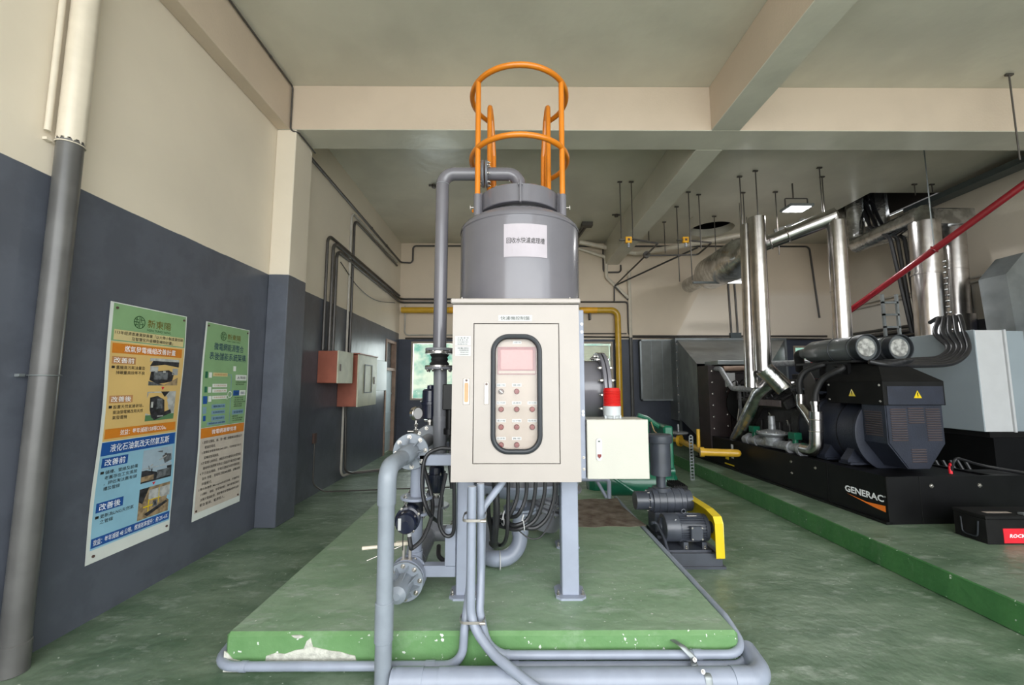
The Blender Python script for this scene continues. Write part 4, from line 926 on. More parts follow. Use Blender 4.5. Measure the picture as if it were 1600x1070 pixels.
b = MB().box(-2.458, -2.435, 6.71, 7.63, 1.185, 2.03, .004); d = part('door', b, 'box_stripe', eb, 'cream door')
b = MB().ringplate([(-2.434, 6.98, 1.4), (-2.434, 7.36, 1.4), (-2.434, 7.36, 1.88), (-2.434, 6.98, 1.88)], [(-2.434, 7.0, 1.42), (-2.434, 7.34, 1.42), (-2.434, 7.34, 1.86), (-2.434, 7.0, 1.86)], (.008, 0, 0)); part('window_frame', b, 'gasket_black', d)
b = MB().box(-2.436, -2.424, 7.48, 7.52, 1.55, 1.68, .002); part('latch_handle', b, 'knob_dark', d)
b = MB().box(LX, -2.42, 6.70, 7.64, 2.03, 2.05, .003); part('rain_hood', b, 'box_rust', eb)
eb = thing('electrical_box', 'flat grey electrical box beyond the two rust-sided ones', 'electrical box', (-2.6, 8.2, 1.3))
b = MB().box(LX, -2.60, 7.95, 8.75, 1.42, 2.02, .006); part('body', b, 'enclosure_grey', eb); b = MB().box(-2.60, -2.585, 7.95, 8.75, 1.42, 2.02, .004); part('door', b, 'enclosure_grey', eb)
def wire(pts, r, label, m='conduit_dark', bend=.08, name='wall_conduit', cat='conduit', group=None, n=8, clips=None):
    pts = [V(p) for p in pts]; o = thing(name, label, cat, (pts[0].x, pts[0].y, max(0, min(p.z for p in pts)-r)), group)
    b = MB().tube(pts, r, bend, n, 6); part('pipe_run', b, m, o)
    if clips:
        for c, a in clips: b = MB().cyl(V(c)-V(a)*.015, V(c)+V(a)*.015, r*1.35, n=n); part('clip', b, m, o)
    return o
xw = LX+.02
wire([(-2.60, 1.0, 5.09), (-2.60, 4.66, 5.09), (-2.60, 4.66, 4.62), (-2.60, 4.68-.015, 4.54), (-2.52, 4.70, 4.53), (-2.52, 5.12, 4.52)], .010, 'thin wire along the upper left beam, dropping to the pillar', 'conduit_dark', .04, name='surface_wire', cat='wire', clips=[((-2.60, 3.2, 5.09), (0, 1, 0)), ((-2.60, 4.2, 5.09), (0, 1, 0))])
wire([(xw, 5.15, 4.66), (xw, 10.24, 4.60), (-2.50, 10.27, 4.60), (-2.46, 10.27, 4.66), (-2.46, 10.27, 5.04), (1.70, 10.27, 5.04), (1.98, 10.27, 5.04)], .022, 'conduit high on the far left wall, stepping up at the corner', 'conduit_dark', .08, clips=[((xw, 8, 4.628), (0, 1, 0)), ((xw, 9, 4.616), (0, 1, 0))])
wire([(xw, 6.98, 2.05), (xw, 6.98, 4.52), (xw, 9.9, 4.50)], .020, 'left of the twin conduits rising from the second rust-sided box', 'conduit_light', .12)
wire([(xw, 7.12, 2.05), (xw, 7.12, 4.44), (xw, 9.9, 4.42)], .022, 'right of the twin conduits rising from the second rust-sided box', 'conduit_dark', .12)
wire([(xw, 6.10, 2.05), (xw, 6.10, 3.80), (xw, 10.2, 3.74)], .022, 'leftmost of three conduits rising from the first rust-coloured box', 'conduit_dark', .14)
wire([(xw+.02, 6.26, 2.05), (xw+.02, 6.26, 3.74), (xw+.02, 10.24, 3.66), (.0, 10.26, 3.66)], .026, 'middle of three conduits rising from the first rust-coloured box', 'conduit_dark', .14)
wire([(xw+.01, 6.42, 2.05), (xw+.01, 6.42, 3.66), (xw+.01, 10.26, 3.58), (.0, 10.26, 3.58)], .026, 'rightmost of three conduits rising from the first rust-coloured box', 'conduit_dark', .14)
b = MB().hose([(xw, 6.6, 3.52), (xw, 7.4, 3.30), (xw, 8.4, 3.26), (xw, 9.8, 3.48)], .008); solo('loose_wire', b, 'conduit_dark', 'thin wire sagging below the long wall conduits', 'wire')
wire([(xw, 6.95, 1.18), (xw, 6.95, .06), (xw+.03, 7.3, .04), (.8, 9.6, .04)], .020, 'conduit dropping from the second box and crossing the floor', 'conduit_light', .12)
wire([(xw, 7.05, 1.18), (xw+.01, 7.10, .10), (xw+.1, 7.25, .05), (.8, 9.3, .04)], .020, 'dark conduit beside it on the left wall, bending to the floor', 'conduit_dark', .12)
wire([(xw, 5.98, .72), (xw, 5.98, .16), (xw+.1, 6.1, .03), (-.9, 6.4, .02)], .010, 'thin conduit from the small wall outlet to the floor', 'conduit_dark', .12)
b = MB().box(LX, LX+.03, 5.94, 6.02, .72, .86, .003); solo('wall_outlet', b, 'knob_dark', 'small dark outlet low on the left wall', 'outlet')

#@@BACKWALL
yb_ = BY-.03
yp = thing('gas_pipe', 'long yellow gas pipe along the back wall, turning down at the right', 'gas pipe', (.5, 10.2, .2))
b = MB().tube([(-2.68, 10.16, 3.37), (2.66, 10.16, 3.37), (2.66, 10.16, .05)], .075, .17, 20, 10); part('pipe_run', b, 'yellow_pipe', yp)
for x in (-1.15, 1.98): b = MB().box(x-.02, x+.02, 10.14, BY-.004, 3.14, 3.30); part('wall_bracket', b, 'thin_rod', yp)
for x0 in (-1.5, 1.75): b = MB().cyl((x0, 10.16, 3.37), (x0+.4, 10.16, 3.37), .0765, n=20); part('flow_band', b, 'alarm_yellow', yp)
wire([(.3, yb_, 3.60), (2.80, yb_, 3.60), (2.95, yb_, 3.60), (2.95, yb_, 2.74), (7.9, yb_, 2.74)], .022, 'conduit stepping down beside the yellow pipe and running right', 'conduit_dark', .10)
wire([(-2.6, yb_, 2.68), (-.6, yb_, 2.68)], .02, 'lower of two conduits above the back left window', 'conduit_dark')
wire([(-2.62, yb_, 3.5), (-2.62, yb_, 2.76), (-.6, yb_, 2.76)], .02, 'upper of two conduits above the back left window, turned up at its end', 'conduit_light', .1)
wire([(1.7, yb_, 2.72), (8.0, yb_, 2.66)], .02, 'long straight conduit at the colour change of the back wall', 'conduit_dark')
wire([(1.7, yb_, 2.60+.2), (2.9, yb_, 2.80)], .015, 'short conduit above the blind window', 'conduit_dark')
wire([(3.0, yb_, 2.70), (3.0, yb_, .2)], .045, 'thick dark conduit standing right of the yellow pipe', 'pvc_dark')
wire([(3.0, yb_, 4.40), (3.0, yb_, 2.70)], .05, 'cream painted pipe above the thick dark conduit', 'cream_pipe')
wire([(1.72, yb_, 4.98), (2.42, 10.24, 4.74), (2.42, 10.24, 4.22), (2.96, 10.24, 3.70)], .045, 'cream painted pipe zigzagging down the back wall', 'cream_pipe', .10)
wire([(1.98, yb_, 5.04), (2.36, yb_, 5.04), (2.36, yb_, 4.36), (2.80, yb_, 4.36), (2.80, yb_, 4.55)], .022, 'dark conduit stepping under the end of the ceiling beam', 'conduit_dark', .08)
wire([(2.80, yb_, 5.04), (7.40, yb_, 5.04), (7.62, yb_, 5.04), (7.75, yb_, 3.2)], .022, 'dark conduit along the ceiling corner, dropping at the right', 'conduit_dark', .12)
wire([(1.70, yb_, 5.0), (1.70, yb_, 2.85)], .018, 'dark vertical conduit beside the tank on the back wall', 'conduit_dark')
for x, l in ((5.50, 'left'), (5.66, 'right')): wire([(x, yb_, 4.1), (x+.02, yb_, 2.80)], .022, l+' of the twin dark conduits on the back wall above the duct', 'conduit_dark')
b = MB().box(5.47, 5.74, 10.22, BY, 2.62, 2.82, .005); solo('pull_box', b, 'tray_grey', 'small blue-grey pull box under the twin conduits', 'box')
wire([(3.02, yb_, 3.60), (2.62, 10.2, 3.98), (2.62, 10.2, 4.0), (4.0, 8.6, 4.45)], .02, 'dark conduit climbing diagonally to the ceiling hangers', 'conduit_dark', .08)
# vent cover
vc = thing('vent_cover', 'flat grey mesh vent cover on the back wall left of the duct', 'vent cover', (3.7, 10.2, 1.16))
b = MB().box(3.19, 4.20, 10.14, BY, 1.18, 2.62); part('mesh_panel', b, 'screen_mesh', vc)
b = MB(); t_ = .035
for (x0, x1, z0, z1) in ((3.17, 4.22, 2.60, 2.64), (3.17, 4.22, 1.15, 1.19), (3.17, 3.21, 1.15, 2.64), (4.18, 4.22, 1.15, 2.64)): b.box(x0, x1, 10.11, 10.15, z0, z1)
part('frame', b, 'galvanised', vc)
for x in (3.45, 3.72, 3.97): b = MB().box(x, x+.012, 10.13, 10.14, 1.19, 2.6); part('seam', b, 'galvanised', vc)
for x in (4.1,): b = MB().box(x, x+.05, 10.15, 10.25, .2, 1.15); part('support_leg', b, 'galvanised', vc)

#@@GENERATOR
# ---------------------------------------------------------------- generator in front (built in its own frame: across, back, up)
GR = math.radians(2.6); GO = V((3.67, 4.15, .2))
def GW(a, b_, c): return GO+V((a*math.cos(GR)-b_*math.sin(GR), a*math.sin(GR)+b_*math.cos(GR), c))
gen = thing('generator', 'long black gas generator set on its raised plinth, radiator at the far end', 'generator', GO, rotz=GR)
def gp(name, b, m, parent=gen, label=None): return part(name, b, m, parent, label, local=True)
b = MB(); b.box(0, .03, .02, 3.75, 0, .45); b.box(1.12, 1.15, .02, 3.75, 0, .45); b.box(.03, .12, .02, 3.75, .43, .45); b.box(.0, 1.45, 0, .03, 0, .45); b.box(.03, 1.12, 3.72, 3.75, 0, .45); b.box(-.04, .03, .0, 3.78, 0, .025)
for y in (.7, 1.5, 2.3, 3.1): b.box(.03, 1.12, y, y+.12, .25, .44)
b.box(.03, 1.12, .03, .7, .40, .43); b.box(1.15, 1.45, .03, .3, .42, .45); base = gp('base_frame', b, 'black_paint')
b = MB().box(-.006, .002, 0.0, .02, 0, .45); gp('corner_seam', b, 'black_matte'); gp('side_seam', MB().box(-.006, .001, .72, .735, 0, .45), 'black_matte'); gp('front_seam', MB().box(.33, .335, -.003, .002, 0, .45), 'black_matte')
fl = lambda u, v: V((-.004, .26-u, v))
b = MB(); text(b, 'GENERAC', -.235, .215, .195, .262, fl, .03); gp('brand_text', b, 'logo_white')
b = MB(); b.prism([(-.004, .26+.215, .178), (-.004, .26-.02, .150), (-.004, .26-.225, .165), (-.004, .26-.225, .105), (-.004, .26-.1, .12), (-.004, .26+.06, .15)], (.002, 0, 0)); gp('brand_stripe', b, 'logo_orange')
b = MB(); text(b, '®', .222, .24, .245, .262, fl); gp('brand_mark', b, 'logo_white')
for (y0, c0, w, h, m) in ((2.62, .30, .06, .09, 'white_label'), (2.62, .17, .06, .09, 'white_label'), (2.78, .13, .09, .12, 'yellow_paint'), (2.72, .05, .26, .02, 'yellow_paint')): b = MB().box(-.003, .001, y0-w/2, y0+w/2, c0, c0+h); gp('safety_sticker', b, m)
for (y, c) in ((1.3, .36), (1.3, .22), (.9, .36)): bolt(gen, (-.002, y, c), (-1, 0, 0), .012, .012, local=True)
for a in (.45, .95): bolt(gen, (a, -.002, .36), (0, -1, 0), .014, .012, local=True)
# alternator
AC = .585
b = MB(); hw = .315; prof = [(AC-hw, 1.38), (AC-hw, .73), (AC-.12, .475), (AC+.12, .475), (AC+hw, .73), (AC+hw, 1.38)]
b.prism([(a, .23, c) for a, c in prof], (0, .27, 0)); alt = gp('alternator_end', b, 'alternator_navy')
b = MB(); b.prism([(a, .222, c) for a, c in [(AC-hw+.012, 1.13), (AC-hw+.012, .74), (AC-.115, .487), (AC+.115, .487), (AC+hw-.012, .74), (AC+hw-.012, 1.13)]], (0, .01, 0)); gp('end_cover', b, 'alternator_navy')
def slats(b, a0, a1, c0, c1, y):
    c = c0
    while c < c1: b.prism([(a0, y, c), (a1, y, c), (a1, y-.009, c+.010), (a0, y-.009, c+.010)], (0, .002, .0045)); c += .0245
for q_ in ((AC-.27, AC-.10, .76, 1.09), (AC-.075, AC+.095, .94, 1.09), (AC+.12, AC+.275, .76, 1.09), (AC-.075, AC+.085, .54, .67)): b = MB(); slats(b, *q_, .222); gp('louvre_panel', b, 'louvre_brown', alt)
b = MB()
c = .80
while c < 1.05: b.prism([(AC-hw, .27, c), (AC-hw, .47, c), (AC-hw-.009, .47, c+.01), (AC-hw-.009, .27, c+.01)], (.002, 0, .0045)); c += .0245
gp('side_louvres', b, 'louvre_brown', alt)
b = MB().lathe((AC, 0, .80), (0, 1, 0), [(.40, .5), (.415, .505), (.415, .53), (.375, .535), (.375, 1.15), (.40, 1.17), (.40, 1.22), (.36, 1.28), (.33, 1.5)], 48); gp('alternator_body', b, 'alternator_navy')
b = MB().lathe((AC, 0, .80), (0, 1, 0), [(.378, .80), (.381, .80), (.381, .805), (.378, .805)], 48); gp('body_seam', b, 'black_matte')
for (y0, y1) in ((.62, .72), (.95, 1.05)):
    b = MB()
    for s_ in (-1, 1): b.prism([(AC+s_*.18, y0, .46), (AC+s_*.42, y0, .46), (AC+s_*.42, y0, .50), (AC+s_*.33, y0, .62), (AC+s_*.2, y0, .56)], (0, y1-y0, 0))
    b.box(AC-.42, AC+.42, y0-.03, y1+.03, .45, .475); gp('mounting_foot', b, 'alternator_navy')
b = MB().box(AC-hw-.03, AC+hw+.02, .20, .94, 1.13, 1.38, .004); tb = gp('terminal_box', b, 'black_matte')
b = MB().box(AC-hw+.01, AC+hw-.005, .192, .2, 1.135, 1.33, .002); gp('box_cover', b, 'alternator_navy', tb)
b = MB(); b.add([(AC-hw-.03, .20, 1.38), (AC+hw+.02, .20, 1.38), (AC+hw+.02, .94, 1.38), (AC-hw-.03, .94, 1.38), (AC-.16, .42, 1.56), (AC+.16, .42, 1.56), (AC+.16, .80, 1.60), (AC-.16, .80, 1.60)], [[0, 1, 5, 4], [1, 2, 6, 5], [2, 3, 7, 6], [3, 0, 4, 7], [4, 5, 6, 7], [3, 2, 1, 0]]); gp('box_roof', b, 'black_matte', tb)
def warn(o, u, v, s, parent):
    o, u, v = V(o), V(u), V(v); b = MB(); b.prism([o-u*s-v*s*.8, o+u*s-v*s*.8, o+v*s], u.cross(v)*.001); w_ = gp('warning_triangle', b, 'yellow_paint', parent)
    n = u.cross(v)*.0016; b = MB(); b.prism([o+n-u*s*.12+v*s*.45, o+n+u*s*.14+v*s*.5, o+n+u*s*.05-v*s*.1, o+n+u*s*.16-v*s*.1, o+n-v*s*.65, o+n-u*s*.06-v*s*.15, o+n-u*s*.16-v*s*.12], u.cross(v)*.0006); gp('warning_mark', b, 'black_matte', parent)
warn((AC+.02, .190, 1.24), (1, 0, 0), (0, 0, 1), .045, tb); warn((AC-hw-.032, .58, 1.25), (0, -1, 0), (0, 0, 1), .045, tb)
for y, c in ((.24, 1.34), (.90, 1.34), (.24, 1.17), (.90, 1.17)): bolt(tb, (AC-hw-.03, y, c), (-1, 0, 0), .008, .008, local=True)
# air filters on their shelf
b = MB().box(.30, 1.05, .62, 1.5, 1.60, 1.625); b.box(.32, .36, .7, 1.4, 1.42, 1.60); b.box(.9, .94, .7, 1.4, 1.42, 1.60); gp('filter_shelf', b, 'black_paint')
for a in (.47, .87):
    b = MB().lathe((a, 0, 1.77), (0, 1, 0), [(.10, .60), (.142, .605), (.145, .615), (.145, 1.35), (.12, 1.42), (.07, 1.45), (.07, 1.56)], 40); fi = gp('air_filter', b, 'filter_canister')
    b = MB().lathe((a, 0, 1.77), (0, 1, 0), [(0, .588), (.100, .588), (.106, .594), (.106, .602)], 36); gp('end_disc', b, 'filter_end', fi)
    for y in (.70, .98): b = MB().ring((a, y, 1.77), (0, 1, 0), .147, .006, n=6, N=32); b.box(a-.02, a+.02, y-.02, y+.02, 1.63, 1.66); gp('clamp_band', b, 'gasket_black', fi)
    b = MB().lathe((a, 0, 1.77), (0, 1, 0), [(.145, .57), (.154, .57), (.154, .66), (.145, .66), (.145, .57)], 36, False); gp('end_rim', b, 'gasket_black', fi)
    b = MB().tube([(a, 1.5, 1.77), (a, 1.66, 1.77), (a+.12, 1.80, 1.55)], .06, .08, 16); gp('intake_duct', b, 'rubber_black', fi)
# engine
b = MB(); b.box(.28, .90, 1.5, 2.65, .46, 1.02, .02); b.box(.36, .82, 1.55, 2.6, 1.0, 1.12, .02)
for i in range(5): b.box(.24, .30, 1.62+i*.2, 1.76+i*.2, .62, .82, .01)
b.lathe((.59, 0, .8), (0, 1, 0), [(.30, 1.45), (.36, 1.46), (.36, 1.58), (.30, 1.6)], 32); gp('engine_block', b, 'engine_black')
for s_, a in ((-1, .30), (1, .88)):
    b = MB()
    b.obox((a, 2.1, 1.10), (.24, 1.0, .14), (1, 0, -s_*.55), (0, 1, 0), .02)
    for i in range(6): b.obox((a+s_*.035, 1.70+i*.16, 1.175), (.16, .07, .03), (1, 0, -s_*.55), (0, 1, 0), .006)
    gp('valve_cover', b, 'engine_black')
b = MB(); b.obox((.14, 2.0, 1.08), (.02, .75, .09), (1, 0, 0), (0, 1, 0), .004)
for i in range(6): b.obox((.128, 1.72+i*.11, 1.08), (.006, .05, .06), (1, 0, 0), (0, 1, 0))
gp('coil_rail', b, 'louvre_brown')
b = MB().lathe((.59, 0, 1.02), (0, 1, 0), [(.10, 3.05), (.10, 3.12), (.34, 3.14), (.34, 3.16), (.06, 3.17)], 32); gp('cooling_fan', b, 'black_matte')
b = MB()
for i in range(11): b.box(.42+i*.055, .430+i*.055, 3.0, 3.012, .72, 1.32)
for c in (.72, .92, 1.12, 1.31): b.box(.40, .98, 2.996, 3.008, c, c+.012)
b.box(.38, .42, 2.99, 3.02, .70, 1.34); b.box(.96, .99, 2.99, 3.02, .70, 1.34); gp('fan_guard', b, 'cast_aluminium')
b = MB(); b.box(-.02, .36, 3.22, 3.60, .10, 1.68, .006); b.box(1.05, 1.25, 3.22, 3.60, .10, 1.68, .006); b.box(.42, 1.05, 3.22, 3.60, 1.55, 1.68); b.box(.42, 1.05, 3.3, 3.34, .3, 1.6); rf = gp('radiator_frame', b, 'radiator_frame')
for i in range(7):
    bolt(rf, (.05, 3.22, .38+i*.2), (0, -1, 0), .012, .01, local=True); bolt(rf, (.30, 3.22, .42+i*.2), (0, -1, 0), .012, .01, local=True)
b = MB().box(.28, .46, 3.20, 3.23, 1.30, 1.55, .004); gp('data_plate', b, 'white_label', rf)
b = MB(); b.box(.10, 1.25, 3.1, 3.55, 1.69, 1.76, .005); gp('header_tank', b, 'galvanised')
b = MB().cyl((.2, 3.12, 1.62), (1.05, 3.12, 1.64), .045, n=16); gp('brown_pipe', b, 'wood_brown')
b = MB().tube([(.10, 3.45, 1.62), (.14, 3.10, 1.62), (.10, 2.7, 1.28), (.12, 2.30, 1.27), (.35, 2.2, 1.25)], .042, .12, 16); gp('coolant_pipe', b, 'cast_aluminium', gen, 'bare metal coolant pipe')
b = MB().tube([(.45, 2.6, 1.25), (.45, 2.5, 1.66), (.72, 1.75, 1.66), (.72, 1.75, 1.2)], .045, .10, 16); gp('coolant_pipe', b, 'cast_aluminium', gen, 'bare metal pipe over the engine')
b = MB().box(.70, .86, 1.66, 1.78, 1.40, 1.66, .005); gp('sensor_bracket', b, 'red_label')
b = MB().box(.40, .62, 1.50, 1.9, 1.30, 1.42, .01); b.box(.75, .95, 1.5, 2.2, 1.25, 1.5, .01); b.cyl((.6, 1.5, 1.35), (.6, 2.6, 1.35), .07, n=16); gp('intake_manifold', b, 'engine_black')
rr = random.Random(11)
for i in range(8):
    x = .2+rr.random()*.6; y = 1.5+rr.random()*1.3
    b = MB().hose([(x, y, 1.1), (x+rr.uniform(-.1, .1), y+.15, 1.3+rr.random()*.15), (x+rr.uniform(-.2, .2), y+.35, 1.3), (x+.05, y+.5, 1.05)], .010, 8, 6); gp('engine_hose', b, 'hose_black')
for i in range(9):
    x = .13; y = 1.55+rr.random()*1.4; b = MB().cyl((x+.1, y, .55+rr.random()*.4), (x+.14, y, .55+rr.random()*.4), .012, n=8); b.cyl((x+.12, y, .6), (x+.12, y+.02, .6), .02, n=6); gp('engine_fitting', b, 'steel_bolt')
# exhaust on the engine: mitred stainless pipes
ex = thing('exhaust_stack', 'left shiny insulated exhaust stack with mitred joints above the engine', 'exhaust pipe', (3.66, 6.0, .8))
b = MB().sweep([(3.69, 6.0, 4.03), (3.655, 6.0, 1.74), ], .112, 28); b.cyl((3.672, 6, 2.93), (3.672, 6, 2.95), .114, n=28); part('vertical_pipe', b, 'stainless', ex)
q = [GW(.16, 1.84, 1.50), GW(.22, 1.82, 1.42), GW(.30, 1.72, 1.26), GW(.46, 1.70, 1.30), GW(.58, 1.72, 1.30)]
b = MB().sweep([(3.655, 6.0, 1.78), q[1], q[2]], .125, 14); b.sweep([q[2], q[3], q[4]], .11, 14); part('mitred_elbow', b, 'insul_foil', ex)
b = MB().sweep([GW(.24, 1.92, 1.36), GW(.18, 2.1, 1.22), GW(.17, 2.75, .42)], .125, 16); part('diagonal_pipe', b, 'insul_foil', ex)
b = MB().cyl((3.66, 6.22, 4.0), (3.60, 6.22, 1.5), .09, n=20); part('rear_pipe', b, 'stainless', ex)
e2 = thing('exhaust_stack', 'right shiny vertical exhaust stack rising behind the air filters', 'exhaust pipe', (4.78, 5.9, 2.0))
b = MB().sweep([(4.76, 5.9, 1.98), (4.80, 5.9, 3.93)], .115, 28); b.cyl((4.775, 5.9, 2.88), (4.775, 5.9, 2.895), .117, n=28); part('vertical_pipe', b, 'stainless', e2)
b = MB().sweep([(4.80, 5.9, 3.93), (4.81, 5.9, 4.02), (4.15, 6.35, 3.80), (3.9, 6.6, 3.72)], [.115, .125, .11, .11], 24); part('cross_pipe', b, 'stainless', e2)
for p in ((4.3, 6.23, 3.86), (4.12, 6.38, 3.79)): b = MB().ring(p, (-.8, .55, -.25), .116, .012, n=8); part('clamp_ring', b, 'stainless', e2)
mf = thing('exhaust_muffler', 'large foil-wrapped exhaust muffler hanging toward the back wall', 'muffler', (4.2, 8, 3.5))
b = MB().sweep([(3.72, 6.2, 3.72), (3.95, 6.75, 3.72), (4.02, 7.0, 3.74), (4.35, 8.8, 3.94), (4.42, 9.0, 3.98), (4.48, 9.5, 4.0), (4.52, 10.32, 4.03)], [.12, .18, .34, .34, .29, .18, .18], 28); part('body', b, 'insul_foil', mf)
b = MB().box(4.1, 4.34, 7.85, 8.05, 3.60, 3.64); b.box(3.6, 5.0, 8.0, 8.04, 3.52, 3.56); part('hanger_bar', b, 'galvanised', mf)
# gas train on the left side of the engine
gt = thing('gas_regulator', 'grey diaphragm gas regulator with twin valves on the generator side', 'gas regulator', GW(.12, 1.8, .45))
def gb(*a): return [GW(*p) for p in a]
ga, gbv = .10, V((0, 0, 0))
c = GW(.10, 1.78, .66)
b = MB().lathe(c, (0, 0, 1), [(.10, -.16), (.12, -.05), (.19, -.01), (.20, 0), (.20, .015), (.19, .025), (.10, .05), (.045, .06), (.042, .24), (.03, .245)], 32); rg = part('diaphragm_housing', b, 'cast_aluminium', gt)
bolt_circle(rg, c+V((0, 0, .02)), (0, 0, 1), .185, 10, .007, .01)
b = MB(); b.sweep([GW(.10, 2.42, .50), GW(.10, 1.08, .54)], .062, 20); 
for y in (2.30, 2.10, 1.42, 1.22): b.cyl(GW(.10, y-.02, .52), GW(.10, y+.02, .52), .085, n=20)
part('valve_body', b, 'cast_aluminium', gt)
for y in (2.18, 1.34):
    b = MB(); p = GW(.10, y, .68); b.obox(p, (.10, .13, .09), (1, 0, 0), (0, 1, 0), .006); b.cyl(p-V((0, 0, .16)), p, .035); part('solenoid', b, 'compressor_green', gt)
gpz = thing('gas_elbow_pipe', 'silver branching metal elbow pipe beside the alternator', 'pipe', GW(.1, 1.0, .5))
b = MB().tube([GW(.09, 1.18, .54), GW(.09, .98, .54), GW(.10, .97, .80), GW(.10, .96, 1.02)], .074, .15, 22, 8); b.sweep([GW(.10, .965, .80), GW(.12, 1.12, .98), GW(.12, 1.22, 1.08), GW(.12, 1.22, 1.2)], .056, 18); b.cyl(GW(.10, .965, 1.0), GW(.10, .965, 1.12), .04); part('pipe_run', b, 'stainless', gpz)
for p in ((.10, .97, .78), (.10, .97, .92)): q = GW(*p); b = MB().ring(q, (0, 0, 1), .076, .006, n=8); part('clamp_ring', b, 'stainless', gpz)
for p in ((.12, 1.22, 1.18), (.10, .965, 1.10)): q = GW(*p); b = MB().cyl(q, q+V((0, 0, .04)), .05, n=20); part('hose_clamp', b, 'stainless', gpz)
for pts, l in ((((.12, 1.22, 1.2), (.14, 1.25, 1.38), (.20, 1.20, 1.52), (.34, 1.05, 1.60), (.45, 1.2, 1.62)), 'left black intake hose arching up from the silver elbow pipe'), (((.10, .965, 1.14), (.12, .96, 1.26), (.18, .90, 1.42), (.30, .75, 1.54), (.36, .95, 1.59)), 'right black intake hose arching up from the silver elbow pipe')):
    b = MB().hose([GW(*p) for p in pts], .034, 14); solo('intake_hose', b, 'rubber_black', l, 'hose', group='intake hoses')
b = MB(); b.prism([GW(.16, 1.20, .92), GW(.16, 1.06, .86), GW(.16, .98, .95), GW(.16, .98, 1.34), GW(.16, 1.08, 1.50), GW(.16, 1.20, 1.40)], (.01, 0, 0)); solo('heat_shield', b, 'heat_wrap', 'brown curved heat shield panel between the two intake hoses', 'panel')
# power cables from the terminal box to the second set
for i in range(5):
    o_ = i*.045
    b = MB().hose([GW(.35+o_, .45+o_, 1.60), GW(.55+o_, .40, 1.56+i*.012), (4.78, 4.72+o_, 1.76+i*.02), (5.18, 4.82+o_, 1.80+i*.018), (5.50-o_*.3, 4.95+o_, 1.96+i*.012), (5.66-o_, 5.12+o_, 2.20), (5.80-o_*.5, 5.28+o_, 2.42), (6.0-o_, 5.5+o_, 2.40)], .026, 12); solo('power_cable', b, 'hose_black', ['lowest', 'second lowest', 'middle', 'second highest', 'highest'][i]+' of the thick black power cables over the grey enclosure', 'cable', group='thick black power cables')
b = MB().hose([GW(.78, .10, .47), GW(.80, .06, .60), GW(.95, .1, .58), GW(1.3, .2, .50), (5.4, 4.0, .62), (5.9, 3.9, .45)], .013, 8); solo('battery_cable', b, 'hose_black', 'loose black battery cable lying over the generator base corner', 'cable')
b = MB().cyl(GW(.78, .10, .452), GW(.78, .10, .53), .016); b.sphere(GW(.785, .09, .54), .022); solo('cable_clip', b, 'red_label', 'small red cable clip on the black generator base', 'clip')
# second generator set with its grey enclosure
g2 = thing('generator', 'second generator set behind, with tall grey control enclosure on black base', 'generator', (5.6, 5.0, .2))
b = MB(); b.box(5.72, 7.6, 4.95, 5.0, .2, .92); b.box(5.68, 5.72, 4.95, 8.3, .2, .92); b.box(5.72, 7.6, 5.0, 8.3, .80, .92); b.box(5.9, 7.6, 4.6, 4.95, .2, .5); part('base_frame', b, 'black_paint', g2)
b = MB(); b.box(5.66, 5.99, 5.0, 5.04, .985, 2.205, .004); en = part('enclosure_front', b, 'enclosure_white', g2)
b = MB(); b.box(5.645, 5.66, 5.0, 6.75, .985, 2.21, .004); b.box(5.66, 6.3, 5.04, 6.75, .985, 2.20, .004); part('enclosure_side', b, 'enclosure_grey', g2)
b = MB(); b.box(5.995, 6.02, 4.985, 5.06, .98, 2.21); part('enclosure_trim', b, 'enclosure_white', g2)
b = MB(); b.box(5.70, 6.3, 5.0, 6.7, .92, .985); part('enclosure_plinth', b, 'black_matte', g2)
b = MB(); b.box(6.4, 7.3, 5.5, 8.0, .95, 1.75, .03)
for i in range(6): b.cyl((6.35, 5.4+i*.2, 1.2+.1*(i % 2)), (6.35, 5.5+i*.2, 1.3), .06)
part('engine_block', b, 'engine_black', g2)
b = MB().ring((6.5, 5.38, 1.45), (0, 1, 0), .06, .02); b.cyl((6.5, 5.35, 1.45), (6.5, 5.5, 1.45), .03); part('belt_wheel', b, 'galvanised', g2)
b = MB()
b.prism([tuple(P(x, y, Y=5.7)) for x, y in ((1572, 428), (1600, 394), (1690, 394), (1690, 600), (1597, 600), (1590, 530))], (0, .35, 0)); solo('sheet_duct', b, 'galvanised', 'grey sheet metal duct cut off by the right edge, above the second generator', 'duct')
for i in range(8): b = MB().hose([(4.95+i*.09, 5.2, .62), (4.98+i*.09, 5.15, .45), (5.0+i*.085, 5.1, .25)], .018, 8); solo('hanging_cable', b, 'hose_black', ['first', 'second', 'third', 'fourth', 'fifth', 'sixth', 'seventh', 'last'][i]+' from the left of eight black cables hanging between the generator bases', 'cable', group='cables hanging between the generator bases')
